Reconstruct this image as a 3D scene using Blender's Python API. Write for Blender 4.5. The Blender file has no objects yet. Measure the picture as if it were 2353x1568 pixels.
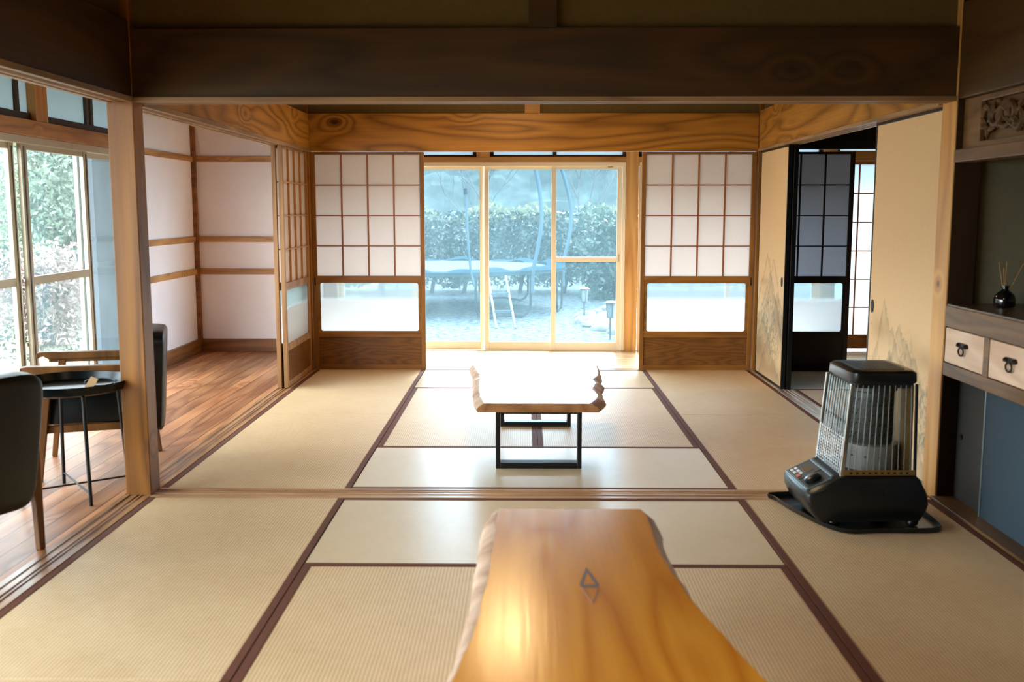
import bpy, bmesh, math, random
import numpy as np
from mathutils import Vector, Matrix
random.seed(7); rng = np.random.default_rng(7)
C = bpy.context.scene.collection
PI = math.pi

# ------------------------------------------------------------------ materials
def lin(c):
    return tuple(((v/255)/12.92 if v/255 <= .04045 else ((v/255+.055)/1.055)**2.4) for v in c) + (1.0,)

def D(c, k=.25):
    return tuple(v*k**(1/2.2) for v in c)

class NT:
    def __init__(s, name):
        s.m = bpy.data.materials.new(name); s.m.use_nodes = True
        s.t = s.m.node_tree; s.t.nodes.clear()
        s.out = s.n('ShaderNodeOutputMaterial')
    def n(s, typ, **kw):
        nd = s.t.nodes.new(typ)
        for k, v in kw.items():
            if k.startswith('i_'):
                nd.inputs[k[2:].replace('_', ' ')].default_value = v
            else: setattr(nd, k, v)
        return nd
    def l(s, a, b): s.t.links.new(a, b)
    def set(s, inp, v):
        if hasattr(v, 'is_output') or isinstance(v, bpy.types.NodeSocket): s.l(v, inp)
        else: inp.default_value = v
    def math(s, op, a, b=0., c=None):
        nd = s.n('ShaderNodeMath', operation=op)
        s.set(nd.inputs[0], a); s.set(nd.inputs[1], b)
        if c is not None: s.set(nd.inputs[2], c)
        return nd.outputs[0]
    def coords(s):
        return s.n('ShaderNodeTexCoord').outputs['Object']
    def mapv(s, v, scale=(1,1,1), loc=(0,0,0)):
        nd = s.n('ShaderNodeMapping'); s.l(v, nd.inputs[0])
        nd.inputs['Scale'].default_value = scale; nd.inputs['Location'].default_value = loc
        return nd.outputs[0]
    def noise(s, v, scale=5, detail=3, rough=.5, dist=0.):
        nd = s.n('ShaderNodeTexNoise'); s.l(v, nd.inputs['Vector'])
        nd.inputs['Scale'].default_value = scale; nd.inputs['Detail'].default_value = detail
        nd.inputs['Roughness'].default_value = rough; nd.inputs['Distortion'].default_value = dist
        return nd.outputs[0]
    def ramp(s, f, stops):
        nd = s.n('ShaderNodeValToRGB'); s.set(nd.inputs[0], f)
        el = nd.color_ramp.elements
        while len(el) < len(stops): el.new(.5)
        for e, (p, c) in zip(el, stops): e.position = p; e.color = c
        return nd.outputs[0]
    def mix(s, f, a, b, mode='MIX'):
        nd = s.n('ShaderNodeMix', data_type='RGBA', blend_type=mode)
        s.set(nd.inputs[0], f); s.set(nd.inputs[6], a); s.set(nd.inputs[7], b)
        return nd.outputs[2]
    def sep(s, v):
        nd = s.n('ShaderNodeSeparateXYZ'); s.l(v, nd.inputs[0]); return nd.outputs
    def bump(s, h, strength=.3, dist=.002):
        nd = s.n('ShaderNodeBump'); s.l(h, nd.inputs['Height'])
        nd.inputs['Strength'].default_value = strength; nd.inputs['Distance'].default_value = dist
        return nd.outputs[0]
    def bsdf(s, color, rough=.5, metal=0., spec=.5, normal=None, link=True, **kw):
        nd = s.n('ShaderNodeBsdfPrincipled')
        s.set(nd.inputs['Base Color'], color); s.set(nd.inputs['Roughness'], rough)
        nd.inputs['Metallic'].default_value = metal
        nd.inputs['Specular IOR Level'].default_value = spec
        for k, v in kw.items(): s.set(nd.inputs[k], v)
        if normal is not None: s.l(normal, nd.inputs['Normal'])
        if link: s.l(nd.outputs[0], s.out.inputs[0])
        return nd.outputs[0]
    def mixs(s, f, a, b, link=True):
        nd = s.n('ShaderNodeMixShader'); s.set(nd.inputs[0], f); s.l(a, nd.inputs[1]); s.l(b, nd.inputs[2])
        if link: s.l(nd.outputs[0], s.out.inputs[0])
        return nd.outputs[0]

def plain(name, rgb, rough=.5, metal=0., spec=.5, var=.0, vs=6., bumpy=0., bs=80., **kw):
    t = NT(name); co = t.coords(); col = lin(rgb)
    if var:
        n = t.noise(co, vs, 4, .6)
        c2 = tuple(max(0, v*(1-var)) for v in col[:3])+(1,); c3 = tuple(min(1, v*(1+var)) for v in col[:3])+(1,)
        col = t.ramp(n, [(.3, c2), (.7, c3)])
    nm = t.bump(t.noise(co, bs, 4, .6), bumpy, .003) if bumpy else None
    t.bsdf(col, rough, metal, spec, nm, **kw)
    return t.m

def wood(name, dark, light, axis='X', ring=9., rough=.42, knots=0., k=1., seed=0., spec=.4, planks=None, var=.35):
    """grain runs along `axis`; planks=(across axis index, width) adds boards with their own tone"""
    t = NT(name); co = t.coords()
    v = t.mapv(co, (1, 1, 1), (seed, seed*.7, seed*1.3))
    tone = None; gap = None
    if planks:
        ax, w = planks
        s = t.sep(co)
        idx = t.math('FLOOR', t.math('DIVIDE', s[ax], w))
        wn = t.n('ShaderNodeTexWhiteNoise', noise_dimensions='1D'); t.l(idx, wn.inputs['W'])
        tone = wn.outputs['Value']
        fr = t.math('FRACT', t.math('DIVIDE', s[ax], w))
        gap = t.math('LESS_THAN', t.math('MINIMUM', fr, t.math('SUBTRACT', 1., fr)), .026)
        off = t.n('ShaderNodeCombineXYZ'); t.l(t.math('MULTIPLY', tone, 17.), off.inputs[0]); t.l(t.math('MULTIPLY', tone, 31.), off.inputs[1])
        ad = t.n('ShaderNodeVectorMath', operation='ADD'); t.l(v, ad.inputs[0]); t.l(off.outputs[0], ad.inputs[1]); v = ad.outputs[0]
    a, b = .55*k, 3.6*k
    sc = {'X': (a, b, b), 'Y': (b, a, b), 'Z': (b, b, a*.6)}[axis]
    n1 = t.noise(t.mapv(v, sc), 1., 2, .45, .25)
    if knots:
        vo = t.n('ShaderNodeTexVoronoi'); t.l(t.mapv(v, tuple((1.5*k if q == a else 2.7*k) for q in sc)), vo.inputs['Vector'])
        vo.inputs['Scale'].default_value = 1.0
        kd = vo.outputs['Distance']
        n1 = t.math('ADD', n1, t.math('MULTIPLY', t.math('POWER', t.math('MAXIMUM', t.math('SUBTRACT', .24, kd), 0.), 1.5), 2.6))
    rings = t.math('PINGPONG', t.math('MULTIPLY', n1, ring*2), 1.)
    a2, b2 = 3*k, 95*k
    sc2 = {'X': (a2, b2, b2), 'Y': (b2, a2, b2), 'Z': (b2, b2, a2)}[axis]
    fine = t.noise(t.mapv(v, sc2), 1., 3, .6)
    big = t.noise(v, 1.7*k, 2, .5)
    f = t.math('ADD', t.math('MULTIPLY', t.math('POWER', rings, 1.6), .45), t.math('ADD', t.math('MULTIPLY', fine, .35), t.math('MULTIPLY', big, .35)))
    d, l = lin(dark), lin(light)
    mid = tuple(.45*d[i]+.55*l[i] for i in range(3))+(1,)
    col = t.ramp(f, [(.2, l), (.5, mid), (.95, d)])
    if knots:
        kf = t.ramp(kd, [(.035, (1, 1, 1, 1)), (.085, (0, 0, 0, 1))])
        kk = t.n('ShaderNodeMix', data_type='FLOAT')
        col = t.mix(t.math('MULTIPLY', kf, knots), col, tuple(x*.22 for x in d[:3])+(1,))
    if planks:
        col = t.mix(1., col, t.ramp(tone, [(0., (1-var,)*3+(1,)), (1., (1+var*.45,)*3+(1,))]), 'MULTIPLY')
        col = t.mix(t.math('MULTIPLY', gap, .8), col, (.02, .01, .005, 1))
    r = t.math('ADD', rough-.06, t.math('MULTIPLY', fine, .14))
    nm = t.bump(t.math('SUBTRACT', fine, t.math('MULTIPLY', gap, 1.)) if planks else fine, .12, .002)
    t.bsdf(col, r, 0., spec, nm)
    return t.m

def tatami(name, axis, rgb_a, rgb_b, rough):
    """rows of weave run along `axis` ('X' or 'Y')"""
    t = NT(name); co = t.coords(); s = t.sep(co)
    c = s[1] if axis == 'X' else s[0]
    d = s[0] if axis == 'X' else s[1]
    row = t.math('PINGPONG', t.math('MULTIPLY', c, 1/.0062), 1.)
    rush = t.noise(t.mapv(co, (14, 420, 1) if axis == 'Y' else (420, 14, 1)), 1., 2, .6)
    patch = t.noise(co, 2.2, 3, .6); mott = t.noise(co, 26, 2, .5)
    f = t.math('ADD', t.math('MULTIPLY', row, .42), t.math('ADD', t.math('MULTIPLY', rush, .22), t.math('ADD', t.math('MULTIPLY', patch, .3), t.math('MULTIPLY', mott, .16))))
    col = t.ramp(f, [(.25, lin(rgb_a)), (.85, lin(rgb_b))])
    nm = t.bump(t.math('ADD', t.math('MULTIPLY', row, -1.), t.math('MULTIPLY', rush, .5)), .25, .0012)
    t.bsdf(col, rough, 0., .5, nm)
    return t.m

def leafmat(name, cols, scale=2., trans=.35, rough=.5):
    t = NT(name); co = t.coords()
    n = t.math('ADD', t.math('MULTIPLY', t.noise(co, scale, 3, .6), .6), t.math('MULTIPLY', t.noise(co, scale*14, 2, .5), .4))
    col = t.ramp(n, [(p, lin(c)) for p, c in cols])
    a = t.bsdf(col, rough, 0, .4, link=False)
    tr = t.n('ShaderNodeBsdfTranslucent'); t.l(col, tr.inputs[0])
    t.mixs(trans, a, tr.outputs[0])
    return t.m

def pane(name, tint, veil, veilcol, rough=.05):
    """clear window glass; its milky veil stands in for lens haze"""
    t = NT(name)
    tr = t.n('ShaderNodeBsdfTransparent'); tr.inputs[0].default_value = tint
    df = t.n('ShaderNodeBsdfTranslucent'); df.inputs[0].default_value = veilcol
    co = t.coords()
    nz = t.noise(t.mapv(co, (1, 1, .6)), 3.5, 5, .65, .6)
    vf = t.math('MULTIPLY', t.math('ADD', t.math('MULTIPLY', nz, 1.2), .4), veil)
    a = t.mixs(vf, tr.outputs[0], df.outputs[0], link=False)
    gl = t.n('ShaderNodeBsdfGlossy'); gl.inputs['Roughness'].default_value = rough
    ge = t.n('ShaderNodeNewGeometry'); dp = t.n('ShaderNodeVectorMath', operation='DOT_PRODUCT')
    t.l(ge.outputs['Incoming'], dp.inputs[0]); t.l(ge.outputs['Normal'], dp.inputs[1])
    k = t.math('POWER', t.math('SUBTRACT', 1., t.math('ABSOLUTE', dp.outputs['Value'])), 5.)
    t.mixs(t.math('ADD', .03, t.math('MULTIPLY', k, .6)), a, gl.outputs[0])
    return t.m

def frosted(name, rgb, zlo=None, zhi=None, through=.0):
    """milky glass; between zlo and zhi the frost fades out upward to clear glass"""
    t = NT(name)
    tr = t.n('ShaderNodeBsdfTransparent'); tr.inputs[0].default_value = (.72, .82, .84, 1)
    df = t.n('ShaderNodeBsdfTranslucent'); df.inputs[0].default_value = lin(rgb)
    d2 = t.n('ShaderNodeBsdfDiffuse'); d2.inputs[0].default_value = lin(rgb)
    milk = t.mixs(.3, df.outputs[0], d2.outputs[0], link=False)
    f = through
    if zlo is not None:
        z = t.sep(t.coords())[2]
        mr = t.n('ShaderNodeMapRange', interpolation_type='SMOOTHSTEP'); t.l(z, mr.inputs[0])
        mr.inputs[1].default_value = zlo; mr.inputs[2].default_value = zhi
        mr.inputs[3].default_value = through; mr.inputs[4].default_value = .72
        f = mr.outputs[0]
    a = t.mixs(f, milk, tr.outputs[0], link=False)
    gl = t.n('ShaderNodeBsdfGlossy'); gl.inputs['Roughness'].default_value = .15
    t.mixs(.05, a, gl.outputs[0])
    return t.m

def paper(name, rgb, tr=.55):
    t = NT(name); co = t.coords()
    n = t.noise(t.mapv(co, (60, 60, 60)), 1., 4, .7)
    c = lin(rgb); col = t.ramp(n, [(.2, tuple(v*.95 for v in c[:3])+(1,)), (.8, c)])
    a = t.n('ShaderNodeBsdfDiffuse'); t.l(col, a.inputs[0])
    b = t.n('ShaderNodeBsdfTranslucent'); t.l(col, b.inputs[0])
    t.mixs(tr, a.outputs[0], b.outputs[0])
    return t.m

M = {}
M['post'] = wood('post_wood', (96, 56, 10), (164, 106, 34), 'Z', 7, .45, .8, 1., 3)
M['postlight'] = wood('post_wood_light', (178, 120, 58), (222, 170, 100), 'Z', 6, .4, .9, 1.1, 11)
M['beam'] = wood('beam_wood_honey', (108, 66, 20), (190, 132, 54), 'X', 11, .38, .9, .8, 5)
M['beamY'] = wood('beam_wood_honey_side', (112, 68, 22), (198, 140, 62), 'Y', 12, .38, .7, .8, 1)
M['beamdark'] = wood('beam_wood_shaded', (48, 31, 13), (84, 56, 28), 'X', 8, .5, .6, .8, 2)  # beam wood toned darker for the unlit near side
M['beamshadeY'] = wood('beam_wood_shaded_side', (50, 32, 13), (86, 57, 27), 'Y', 8, .5, .7, .8, 8)  # same painted-in shade for the near beams along the sides
M['sillX'] = wood('sill_wood', (150, 104, 66), (204, 162, 118), 'X', 5, .3, 0, 1.5, 4)
M['sillY'] = wood('sill_wood_side', (128, 84, 48), (190, 142, 96), 'Y', 6, .3, 0, 1.5, 6)
M['kamoi'] = wood('lintel_wood', (120, 88, 58), (176, 138, 98), 'X', 5, .45, 0, 1.5, 4)
M['kamoiY'] = wood('lintel_wood_side', (120, 88, 58), (176, 138, 98), 'Y', 5, .45, 0, 1.5, 4)
M['frame'] = wood('screen_frame_wood', (112, 70, 24), (160, 108, 46), 'Z', 5, .42, 0, 1.6, 2)
M['frameX'] = wood('screen_rail_wood', (112, 70, 24), (160, 108, 46), 'X', 5, .42, 0, 1.6, 2)
M['framelt'] = wood('side_screen_frame_wood', (126, 82, 44), (190, 142, 90), 'Z', 6, .42, 0, 1.4, 9)
M['board'] = wood('screen_board_wood', (88, 54, 20), (134, 86, 38), 'X', 14, .35, 0, 1.8, 7)
M['muntin'] = plain('muntin_wood', (150, 88, 38), .5)
M['muntinlt'] = plain('muntin_wood_light', (182, 130, 78), .5)
M['batten'] = wood('batten_wood', (150, 96, 44), (206, 150, 88), 'X', 5, .42, .4, 1.5, 5)
M['battenY'] = wood('batten_wood_side', (150, 96, 44), (206, 150, 88), 'Y', 5, .42, .4, 1.5, 5)
M['base'] = wood('baseboard_wood', (98, 56, 22), (160, 100, 48), 'X', 5, .42, .3, 1.2, 5)
M['baseY'] = wood('baseboard_wood_side', (98, 56, 22), (160, 100, 48), 'Y', 5, .42, .3, 1.2, 5)
M['floorY'] = wood('veranda_boards', (134, 74, 38), (204, 140, 92), 'Y', 8, .42, .5, .8, 1, .3, (0, .105), .35)
M['floorX'] = wood('veranda_boards_far', (170, 118, 74), (226, 184, 140), 'X', 7, .24, 0, 1.1, 2, .6, (1, .105), .15)
M['postshade'] = wood('post_shade_wood', (34, 22, 12), (58, 40, 24), 'Z', 6, .5, 0, 1, 3, .2)  # colour of the shade on the right post front
M['dark'] = plain('adjoining_room_dark_wood', (44, 32, 22), .5, var=.2)
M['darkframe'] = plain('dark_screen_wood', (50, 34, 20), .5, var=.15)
M['lacquer'] = plain('black_lacquer', (14, 13, 14), .3)
M['plaster'] = plain('olive_plaster', (104, 84, 46), .95, var=.08, vs=30, bumpy=.15, bs=300)
M['alcove'] = plain('alcove_plaster', (112, 104, 82), .95, var=.06, vs=30, bumpy=.15, bs=300)
M['white'] = plain('white_plaster', (246, 236, 238), .95, var=.03, vs=3, bumpy=.05, bs=200)
M['ceil'] = wood('ceiling_boards', (70, 48, 28), (120, 86, 50), 'X', 6, .5, 0, .8, 2, .4, (1, .3), .2)
M['alu'] = plain('cream_aluminium', (240, 224, 196), .4, .0)
M['aluL'] = plain('champagne_aluminium', (196, 186, 160), .38, .25)
M['aludark'] = plain('brown_rail', (70, 50, 36), .5)
M['gasket'] = plain('grey_gasket', (96, 110, 122), .4)
M['paper'] = paper('shoji_paper', (236, 226, 220), .6)
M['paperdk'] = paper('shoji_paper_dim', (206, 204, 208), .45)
M['frost'] = frosted('frosted_glass', (232, 230, 228), .56, .61, .0)
M['frostall'] = frosted('transom_frosted_glass', (164, 176, 178))
M['frostwin'] = frosted('lattice_frosted_glass', (190, 202, 208))
M['glass'] = pane('lens_haze_window_glass', (.82, .93, .98, 1), .065, (.21, .33, .37, 1))  # bluish veil paints the lens haze onto the panes
M['glassL'] = pane('clear_window_glass', (.93, .96, .95, 1), .04, (.45, .62, .62, 1))
M['heri'] = plain('mat_border_cloth', (102, 55, 32), .8, var=.12, vs=90, bumpy=.3, bs=900, spec=.3)
M['tatY'] = tatami('tatami_rows_deep', 'Y', (238, 207, 162), (190, 151, 104), .5)
M['tatX'] = tatami('tatami_rows_cross', 'X', (238, 214, 178), (208, 178, 136), .31)
M['tatedge'] = plain('mat_side', (120, 96, 60), .8)
M['slab1'] = wood('table_slab_honey', (186, 108, 14), (228, 160, 54), 'Y', 7, .2, 0, .9, 3, .6)
M['slab2'] = wood('table_slab_brown', (120, 78, 44), (178, 126, 82), 'Y', 7, .2, 0, .9, 7, .6)
M['bark'] = wood('live_edge', (150, 112, 84), (214, 184, 158), 'Z', 4, .5, 0, 1.4, 3)
M['knotrefl'] = plain('knot_reflection_brown', (142, 92, 48), .4)
M['knot'] = plain('knot_dark', (58, 38, 26), .4)
M['steel'] = plain('black_steel', (14, 14, 16), .42, .3)
M['leather'] = plain('black_leather', (8, 9, 10), .33, spec=.4, bumpy=.12, bs=160)
M['chairwood'] = wood('chair_wood', (78, 46, 18), (132, 86, 40), 'Z', 5, .4, 0, 1.8, 4)
M['traymetal'] = plain('black_tray_metal', (16, 22, 24), .26, .5)
M['tan'] = plain('tan_leather_tag', (196, 156, 110), .6, bumpy=.2)
M['cab'] = wood('cabinet_wood', (80, 54, 28), (126, 90, 54), 'Y', 6, .42, 0, 1.4, 4)
M['cabtop'] = wood('counter_wood', (60, 44, 30), (100, 74, 48), 'Y', 6, .3, 0, 1.4, 4)
M['drawer'] = wood('drawer_pale_wood', (192, 156, 128), (226, 196, 170), 'Y', 7, .5, 0, 1.3, 8)
M['iron'] = plain('aged_iron', (44, 34, 28), .45, .6, bumpy=.4, bs=200)
M['blue'] = plain('blue_grey_door_paper', (44, 60, 70), .8, var=.08, vs=80)
M['blue2'] = plain('grey_brown_door_paper', (56, 54, 50), .8, var=.08, vs=80)
M['chrome'] = plain('bright_metal', (205, 210, 212), .18, 1.)
M['bottle'] = plain('black_glass_bottle', (10, 9, 10), .08, spec=.8)
M['reed'] = plain('reed_stick', (176, 130, 78), .7)
M['carve'] = wood('carved_wood', (62, 38, 18), (108, 74, 42), 'Y', 5, .5, 0, 1.5, 6)
M['hbody'] = plain('charcoal_enamel', (20, 20, 18), .34, .0, spec=.35)
M['hcap'] = plain('black_enamel_cap', (15, 16, 16), .25, .0, spec=.4)
M['htrim'] = plain('teal_grey_trim', (98, 116, 118), .3, .3)
M['hglass'] = plain('guard_rod', (150, 170, 178), .12, .9)
M['hburn'] = plain('burner_grey', (66, 66, 62), .42, .4)
M['hdark'] = plain('burner_dark', (26, 26, 26), .4, .4)
M['hwhite'] = plain('burner_white', (120, 116, 108), .4)
M['hgold'] = plain('brass_plate', (150, 116, 62), .35, .7)
M['hbtn'] = plain('pale_button', (206, 200, 196), .4)
M['hred'] = plain('red_button', (190, 84, 56), .4)
M['hlcd'] = plain('display_glass', (96, 84, 66), .15)
M['gravel'] = plain('gravel', D((150, 156, 158), .15), .9, var=1.2, vs=11., bumpy=1., bs=20, spec=0.)
M['soil'] = plain('lawn_soil', D((176, 166, 140), .38), .95, var=.35, vs=3, bumpy=.6, bs=12, spec=0.)
M['drygrass'] = plain('dry_lawn', D((206, 200, 180), .2), .95, var=.2, vs=6, bumpy=.6, bs=40, spec=0.)
M['stone'] = plain('pale_stone', D((190, 188, 180), .2), .9, var=.25, vs=8, bumpy=.6, bs=15, spec=0.)
M['hill'] = plain('wooded_hill', D((84, 94, 90), .32), 1., var=.4, vs=1.3, bumpy=1., bs=3, spec=0.)
M['hedge'] = leafmat('hedge_leaves', [(.3, D((22, 52, 50), .13)), (.55, D((50, 84, 66), .13)), (.75, D((110, 134, 84), .13))], 1.6, .3)
M['hedgetip'] = leafmat('hedge_tips', [(.3, D((150, 160, 110), .14)), (.7, D((226, 222, 160), .14))], 3., .45)
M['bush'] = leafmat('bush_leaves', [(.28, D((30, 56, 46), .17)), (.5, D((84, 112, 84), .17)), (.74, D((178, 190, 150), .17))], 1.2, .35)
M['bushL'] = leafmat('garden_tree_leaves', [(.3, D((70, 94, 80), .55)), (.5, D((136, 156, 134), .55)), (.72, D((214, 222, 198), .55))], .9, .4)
M['twig'] = plain('bare_branches', D((170, 176, 176), .05), .8)
M['trunk'] = plain('tree_bark', D((84, 76, 68), .22), .9, var=.3, vs=8)
M['purple'] = leafmat('dry_shrub_leaves', [(.3, D((96, 78, 76), .6)), (.7, D((176, 156, 148), .6))], 2., .3)
M['tframe'] = plain('blue_grey_pipe', D((64, 92, 108), .03), .6, .0, spec=.1)
M['tpole'] = plain('pale_pole_sleeve', D((120, 150, 164), .16), .3, .2, spec=0.)
M['tmat'] = plain('trampoline_bed', D((148, 170, 182), .17), .35, spec=0.)
M['tpad'] = plain('trampoline_pad', D((70, 108, 126), .12), .5, var=.2, vs=6, spec=0.)
M['talu'] = plain('ladder_aluminium', D((196, 208, 212), .12), .35, .4)
M['lampgl'] = plain('lantern_glass', D((214, 222, 220), .12), .2)
M['shutter'] = wood('grey_shutter_boards', (44, 52, 66), (62, 72, 88), 'Z', 6, .6, 0, 1.2, 4)
M['shutterdk'] = plain('shutter_band', (38, 46, 60), .7)
M['mark'] = plain('printed_mark', (70, 52, 34), .6)

# ------------------------------------------------------------------ mesh helpers
class MB:
    def __init__(s): s.bm = bmesh.new()
    def box(s, x0, x1, y0, y1, z0, z1, mtx=None):
        vs = [s.bm.verts.new((x, y, z)) for z in (z0, z1) for y in (y0, y1) for x in (x0, x1)]
        if mtx is not None:
            for v in vs: v.co = mtx @ v.co
        for f in ((0, 2, 3, 1), (4, 5, 7, 6), (0, 1, 5, 4), (2, 6, 7, 3), (0, 4, 6, 2), (1, 3, 7, 5)):
            s.bm.faces.new([vs[i] for i in f])
        return s
    def tube(s, pts, r, n=8, caps=True, closed=False):
        pts = [Vector(p) for p in pts]; rings = []
        rr = r if isinstance(r, (list, tuple)) else [r]*len(pts)
        N = len(pts)
        up = None
        for i, p in enumerate(pts):
            if closed: d = pts[(i+1) % N]-pts[i-1]
            else: d = pts[min(i+1, N-1)]-pts[max(i-1, 0)]
            d.normalize()
            if up is None:
                up = Vector((0, 0, 1)) if abs(d.z) < .9 else Vector((1, 0, 0))
            a = d.cross(up)
            if a.length < 1e-4: a = d.cross(Vector((0, 1, 0)))
            a.normalize(); b = a.cross(d); up = b
            rings.append([s.bm.verts.new(p+(a*math.cos(2*PI*k/n)+b*math.sin(2*PI*k/n))*rr[i]) for k in range(n)])
        m = N if closed else N-1
        for i in range(m):
            A, B = rings[i], rings[(i+1) % N]
            for k in range(n): s.bm.faces.new((A[k], A[(k+1) % n], B[(k+1) % n], B[k]))
        if caps and not closed:
            s.bm.faces.new(rings[0][::-1]); s.bm.faces.new(rings[-1])
        return s
    def bar(s, p, q, w, d, up=(0, 0, 1), w2=None, d2=None):
        """rectangular bar from p to q; w across, d along up-ish"""
        p, q = Vector(p), Vector(q); t = (q-p).normalized(); u = Vector(up)
        a = t.cross(u).normalized(); b = a.cross(t).normalized()
        w2 = w if w2 is None else w2; d2 = d if d2 is None else d2
        vs = []
        for c, ww, dd in ((p, w, d), (q, w2, d2)):
            for i, j in ((-1, -1), (1, -1), (1, 1), (-1, 1)):
                vs.append(s.bm.verts.new(c+a*i*ww/2+b*j*dd/2))
        for f in ((3, 2, 1, 0), (4, 5, 6, 7), (0, 1, 5, 4), (1, 2, 6, 5), (2, 3, 7, 6), (3, 0, 4, 7)):
            s.bm.faces.new([vs[i] for i in f])
        return s
    def lathe(s, prof, c=(0, 0, 0), n=32):
        rings = []
        for r, z in prof:
            rings.append([s.bm.verts.new((c[0]+r*math.cos(2*PI*k/n), c[1]+r*math.sin(2*PI*k/n), c[2]+z)) for k in range(n)])
        for A, B in zip(rings, rings[1:]):
            for k in range(n): s.bm.faces.new((A[k], A[(k+1) % n], B[(k+1) % n], B[k]))
        s.bm.faces.new(rings[0][::-1]); s.bm.faces.new(rings[-1])
        return s
    def loft(s, rings, caps=True):
        R = [[s.bm.verts.new(p) for p in r] for r in rings]; n = len(R[0])
        for A, B in zip(R, R[1:]):
            for k in range(n): s.bm.faces.new((A[k], A[(k+1) % n], B[(k+1) % n], B[k]))
        if caps: s.bm.faces.new(R[0][::-1]); s.bm.faces.new(R[-1])
        return s
    def prism(s, poly, a0, a1, axis='z'):
        f = {'z': lambda p, a: (p[0], p[1], a), 'y': lambda p, a: (p[0], a, p[1]), 'x': lambda p, a: (a, p[0], p[1])}[axis]
        return s.loft([[f(p, a0) for p in poly], [f(p, a1) for p in poly]])
    def frame_xz(s, x0, x1, z0, z1, y0, y1, r, n=6, ox=.02):
        """board x0..x1,z0..z1 with a rounded opening inset by ox"""
        X0, X1, Z0, Z1 = x0+ox, x1-ox, z0+ox, z1-ox
        inner = []
        for cx, cz, a in ((X1-r, Z1-r, 0), (X0+r, Z1-r, 90), (X0+r, Z0+r, 180), (X1-r, Z0+r, 270)):
            for k in range(n+1):
                t = math.radians(a+90*k/n); inner.append((cx+r*math.cos(t), cz+r*math.sin(t)))
        m = len(inner); cx, cz = (x0+x1)/2, (z0+z1)/2; outer = []
        corners = ((x1, z1), (x0, z1), (x0, z0), (x1, z0))
        for q in range(4):
            for k in range(n+1): outer.append(corners[q])
        for (ya, yb) in ((y0, y1),):
            I0 = [s.bm.verts.new((p[0], ya, p[1])) for p in inner]; I1 = [s.bm.verts.new((p[0], yb, p[1])) for p in inner]
            cv0 = [s.bm.verts.new((p[0], ya, p[1])) for p in corners]; cv1 = [s.bm.verts.new((p[0], yb, p[1])) for p in corners]
            for i in range(m):
                j = (i+1) % m; ci, cj = i//(n+1), j//(n+1)
                s.bm.faces.new((I0[i], I0[j], I1[j], I1[i]))
                for I, cv in ((I0, cv0), (I1, cv1)):
                    if ci == cj: s.bm.faces.new((I[i], I[j], cv[ci]))
                    else: s.bm.faces.new((I[i], I[j], cv[cj], cv[ci]))
            for q in range(4): s.bm.faces.new((cv0[q], cv0[(q+1) % 4], cv1[(q+1) % 4], cv1[q]))
        return s
    def build(s, name, mat, parent=None, at=None, bevel=0., smooth=False, rot=None):
        """verts are given in world coordinates when `at` (the parent's base) is passed"""
        bmesh.ops.recalc_face_normals(s.bm, faces=s.bm.faces)
        if at is not None:
            for v in s.bm.verts: v.co -= Vector(at)
        me = bpy.data.meshes.new(name); s.bm.to_mesh(me); s.bm.free()
        for m in (mat if isinstance(mat, (list, tuple)) else [mat]): me.materials.append(m)
        o = bpy.data.objects.new(name, me); C.objects.link(o)
        if parent is not None: o.parent = parent
        if smooth:
            for p in me.polygons: p.use_smooth = True
            try: me.set_sharp_from_angle(angle=math.radians(40))
            except Exception: pass
        if bevel:
            b = o.modifiers.new('Bevel', 'BEVEL'); b.width = bevel; b.segments = 2; b.limit_method = 'ANGLE'
        return o

def B(x0, x1, y0, y1, z0, z1): return MB().box(x0, x1, y0, y1, z0, z1)
def thing(name, label, cat, loc=(0, 0, 0), rz=0., group=None, kind=None):
    o = bpy.data.objects.new(name, None); C.objects.link(o); o.location = loc; o.rotation_euler = (0, 0, rz)
    o.empty_display_size = .1
    tag(o, label, cat, group, kind); return o
def tag(o, label, cat, group=None, kind=None):
    o['label'] = label; o['category'] = cat
    if group: o['group'] = group
    if kind: o['kind'] = kind
    return o
def struct(name, mb, mat, label, cat, bevel=0.):
    o = mb.build(name, mat, bevel=bevel); return tag(o, label, cat, None, 'structure')

# ------------------------------------------------------------------ key levels
YB0, YB1 = -1.0, 4.462      # near room mats (front/back)
SY0, SY1 = 4.462, 4.613     # sill between the rooms
FY0, FY1 = 4.613, 8.205     # far room mats
XL, XR = -1.725, 1.857      # mats' left and right limits
WX = -3.05                  # outer left wall / window line
WY = 9.42                   # far window line
CZ = 2.48

# ------------------------------------------------------------------ floors
struct('floor', MB().box(-3.3, 4.4, -1.4, 9.75, -.12, -.03), M['dark'], 'dark underfloor below mats and boards', 'floor')
struct('floor_veranda', MB().box(-3.14, -1.855, -1.1, 9.3, -.03, 0.), M['floorY'], 'reddish wood board floor of the side veranda', 'floor')
struct('floor_far_veranda', MB().box(-1.855, 4.3, 8.29, 9.62, -.03, -.001), M['floorX'], 'bright board floor of the far veranda before the glass doors', 'floor')

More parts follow.
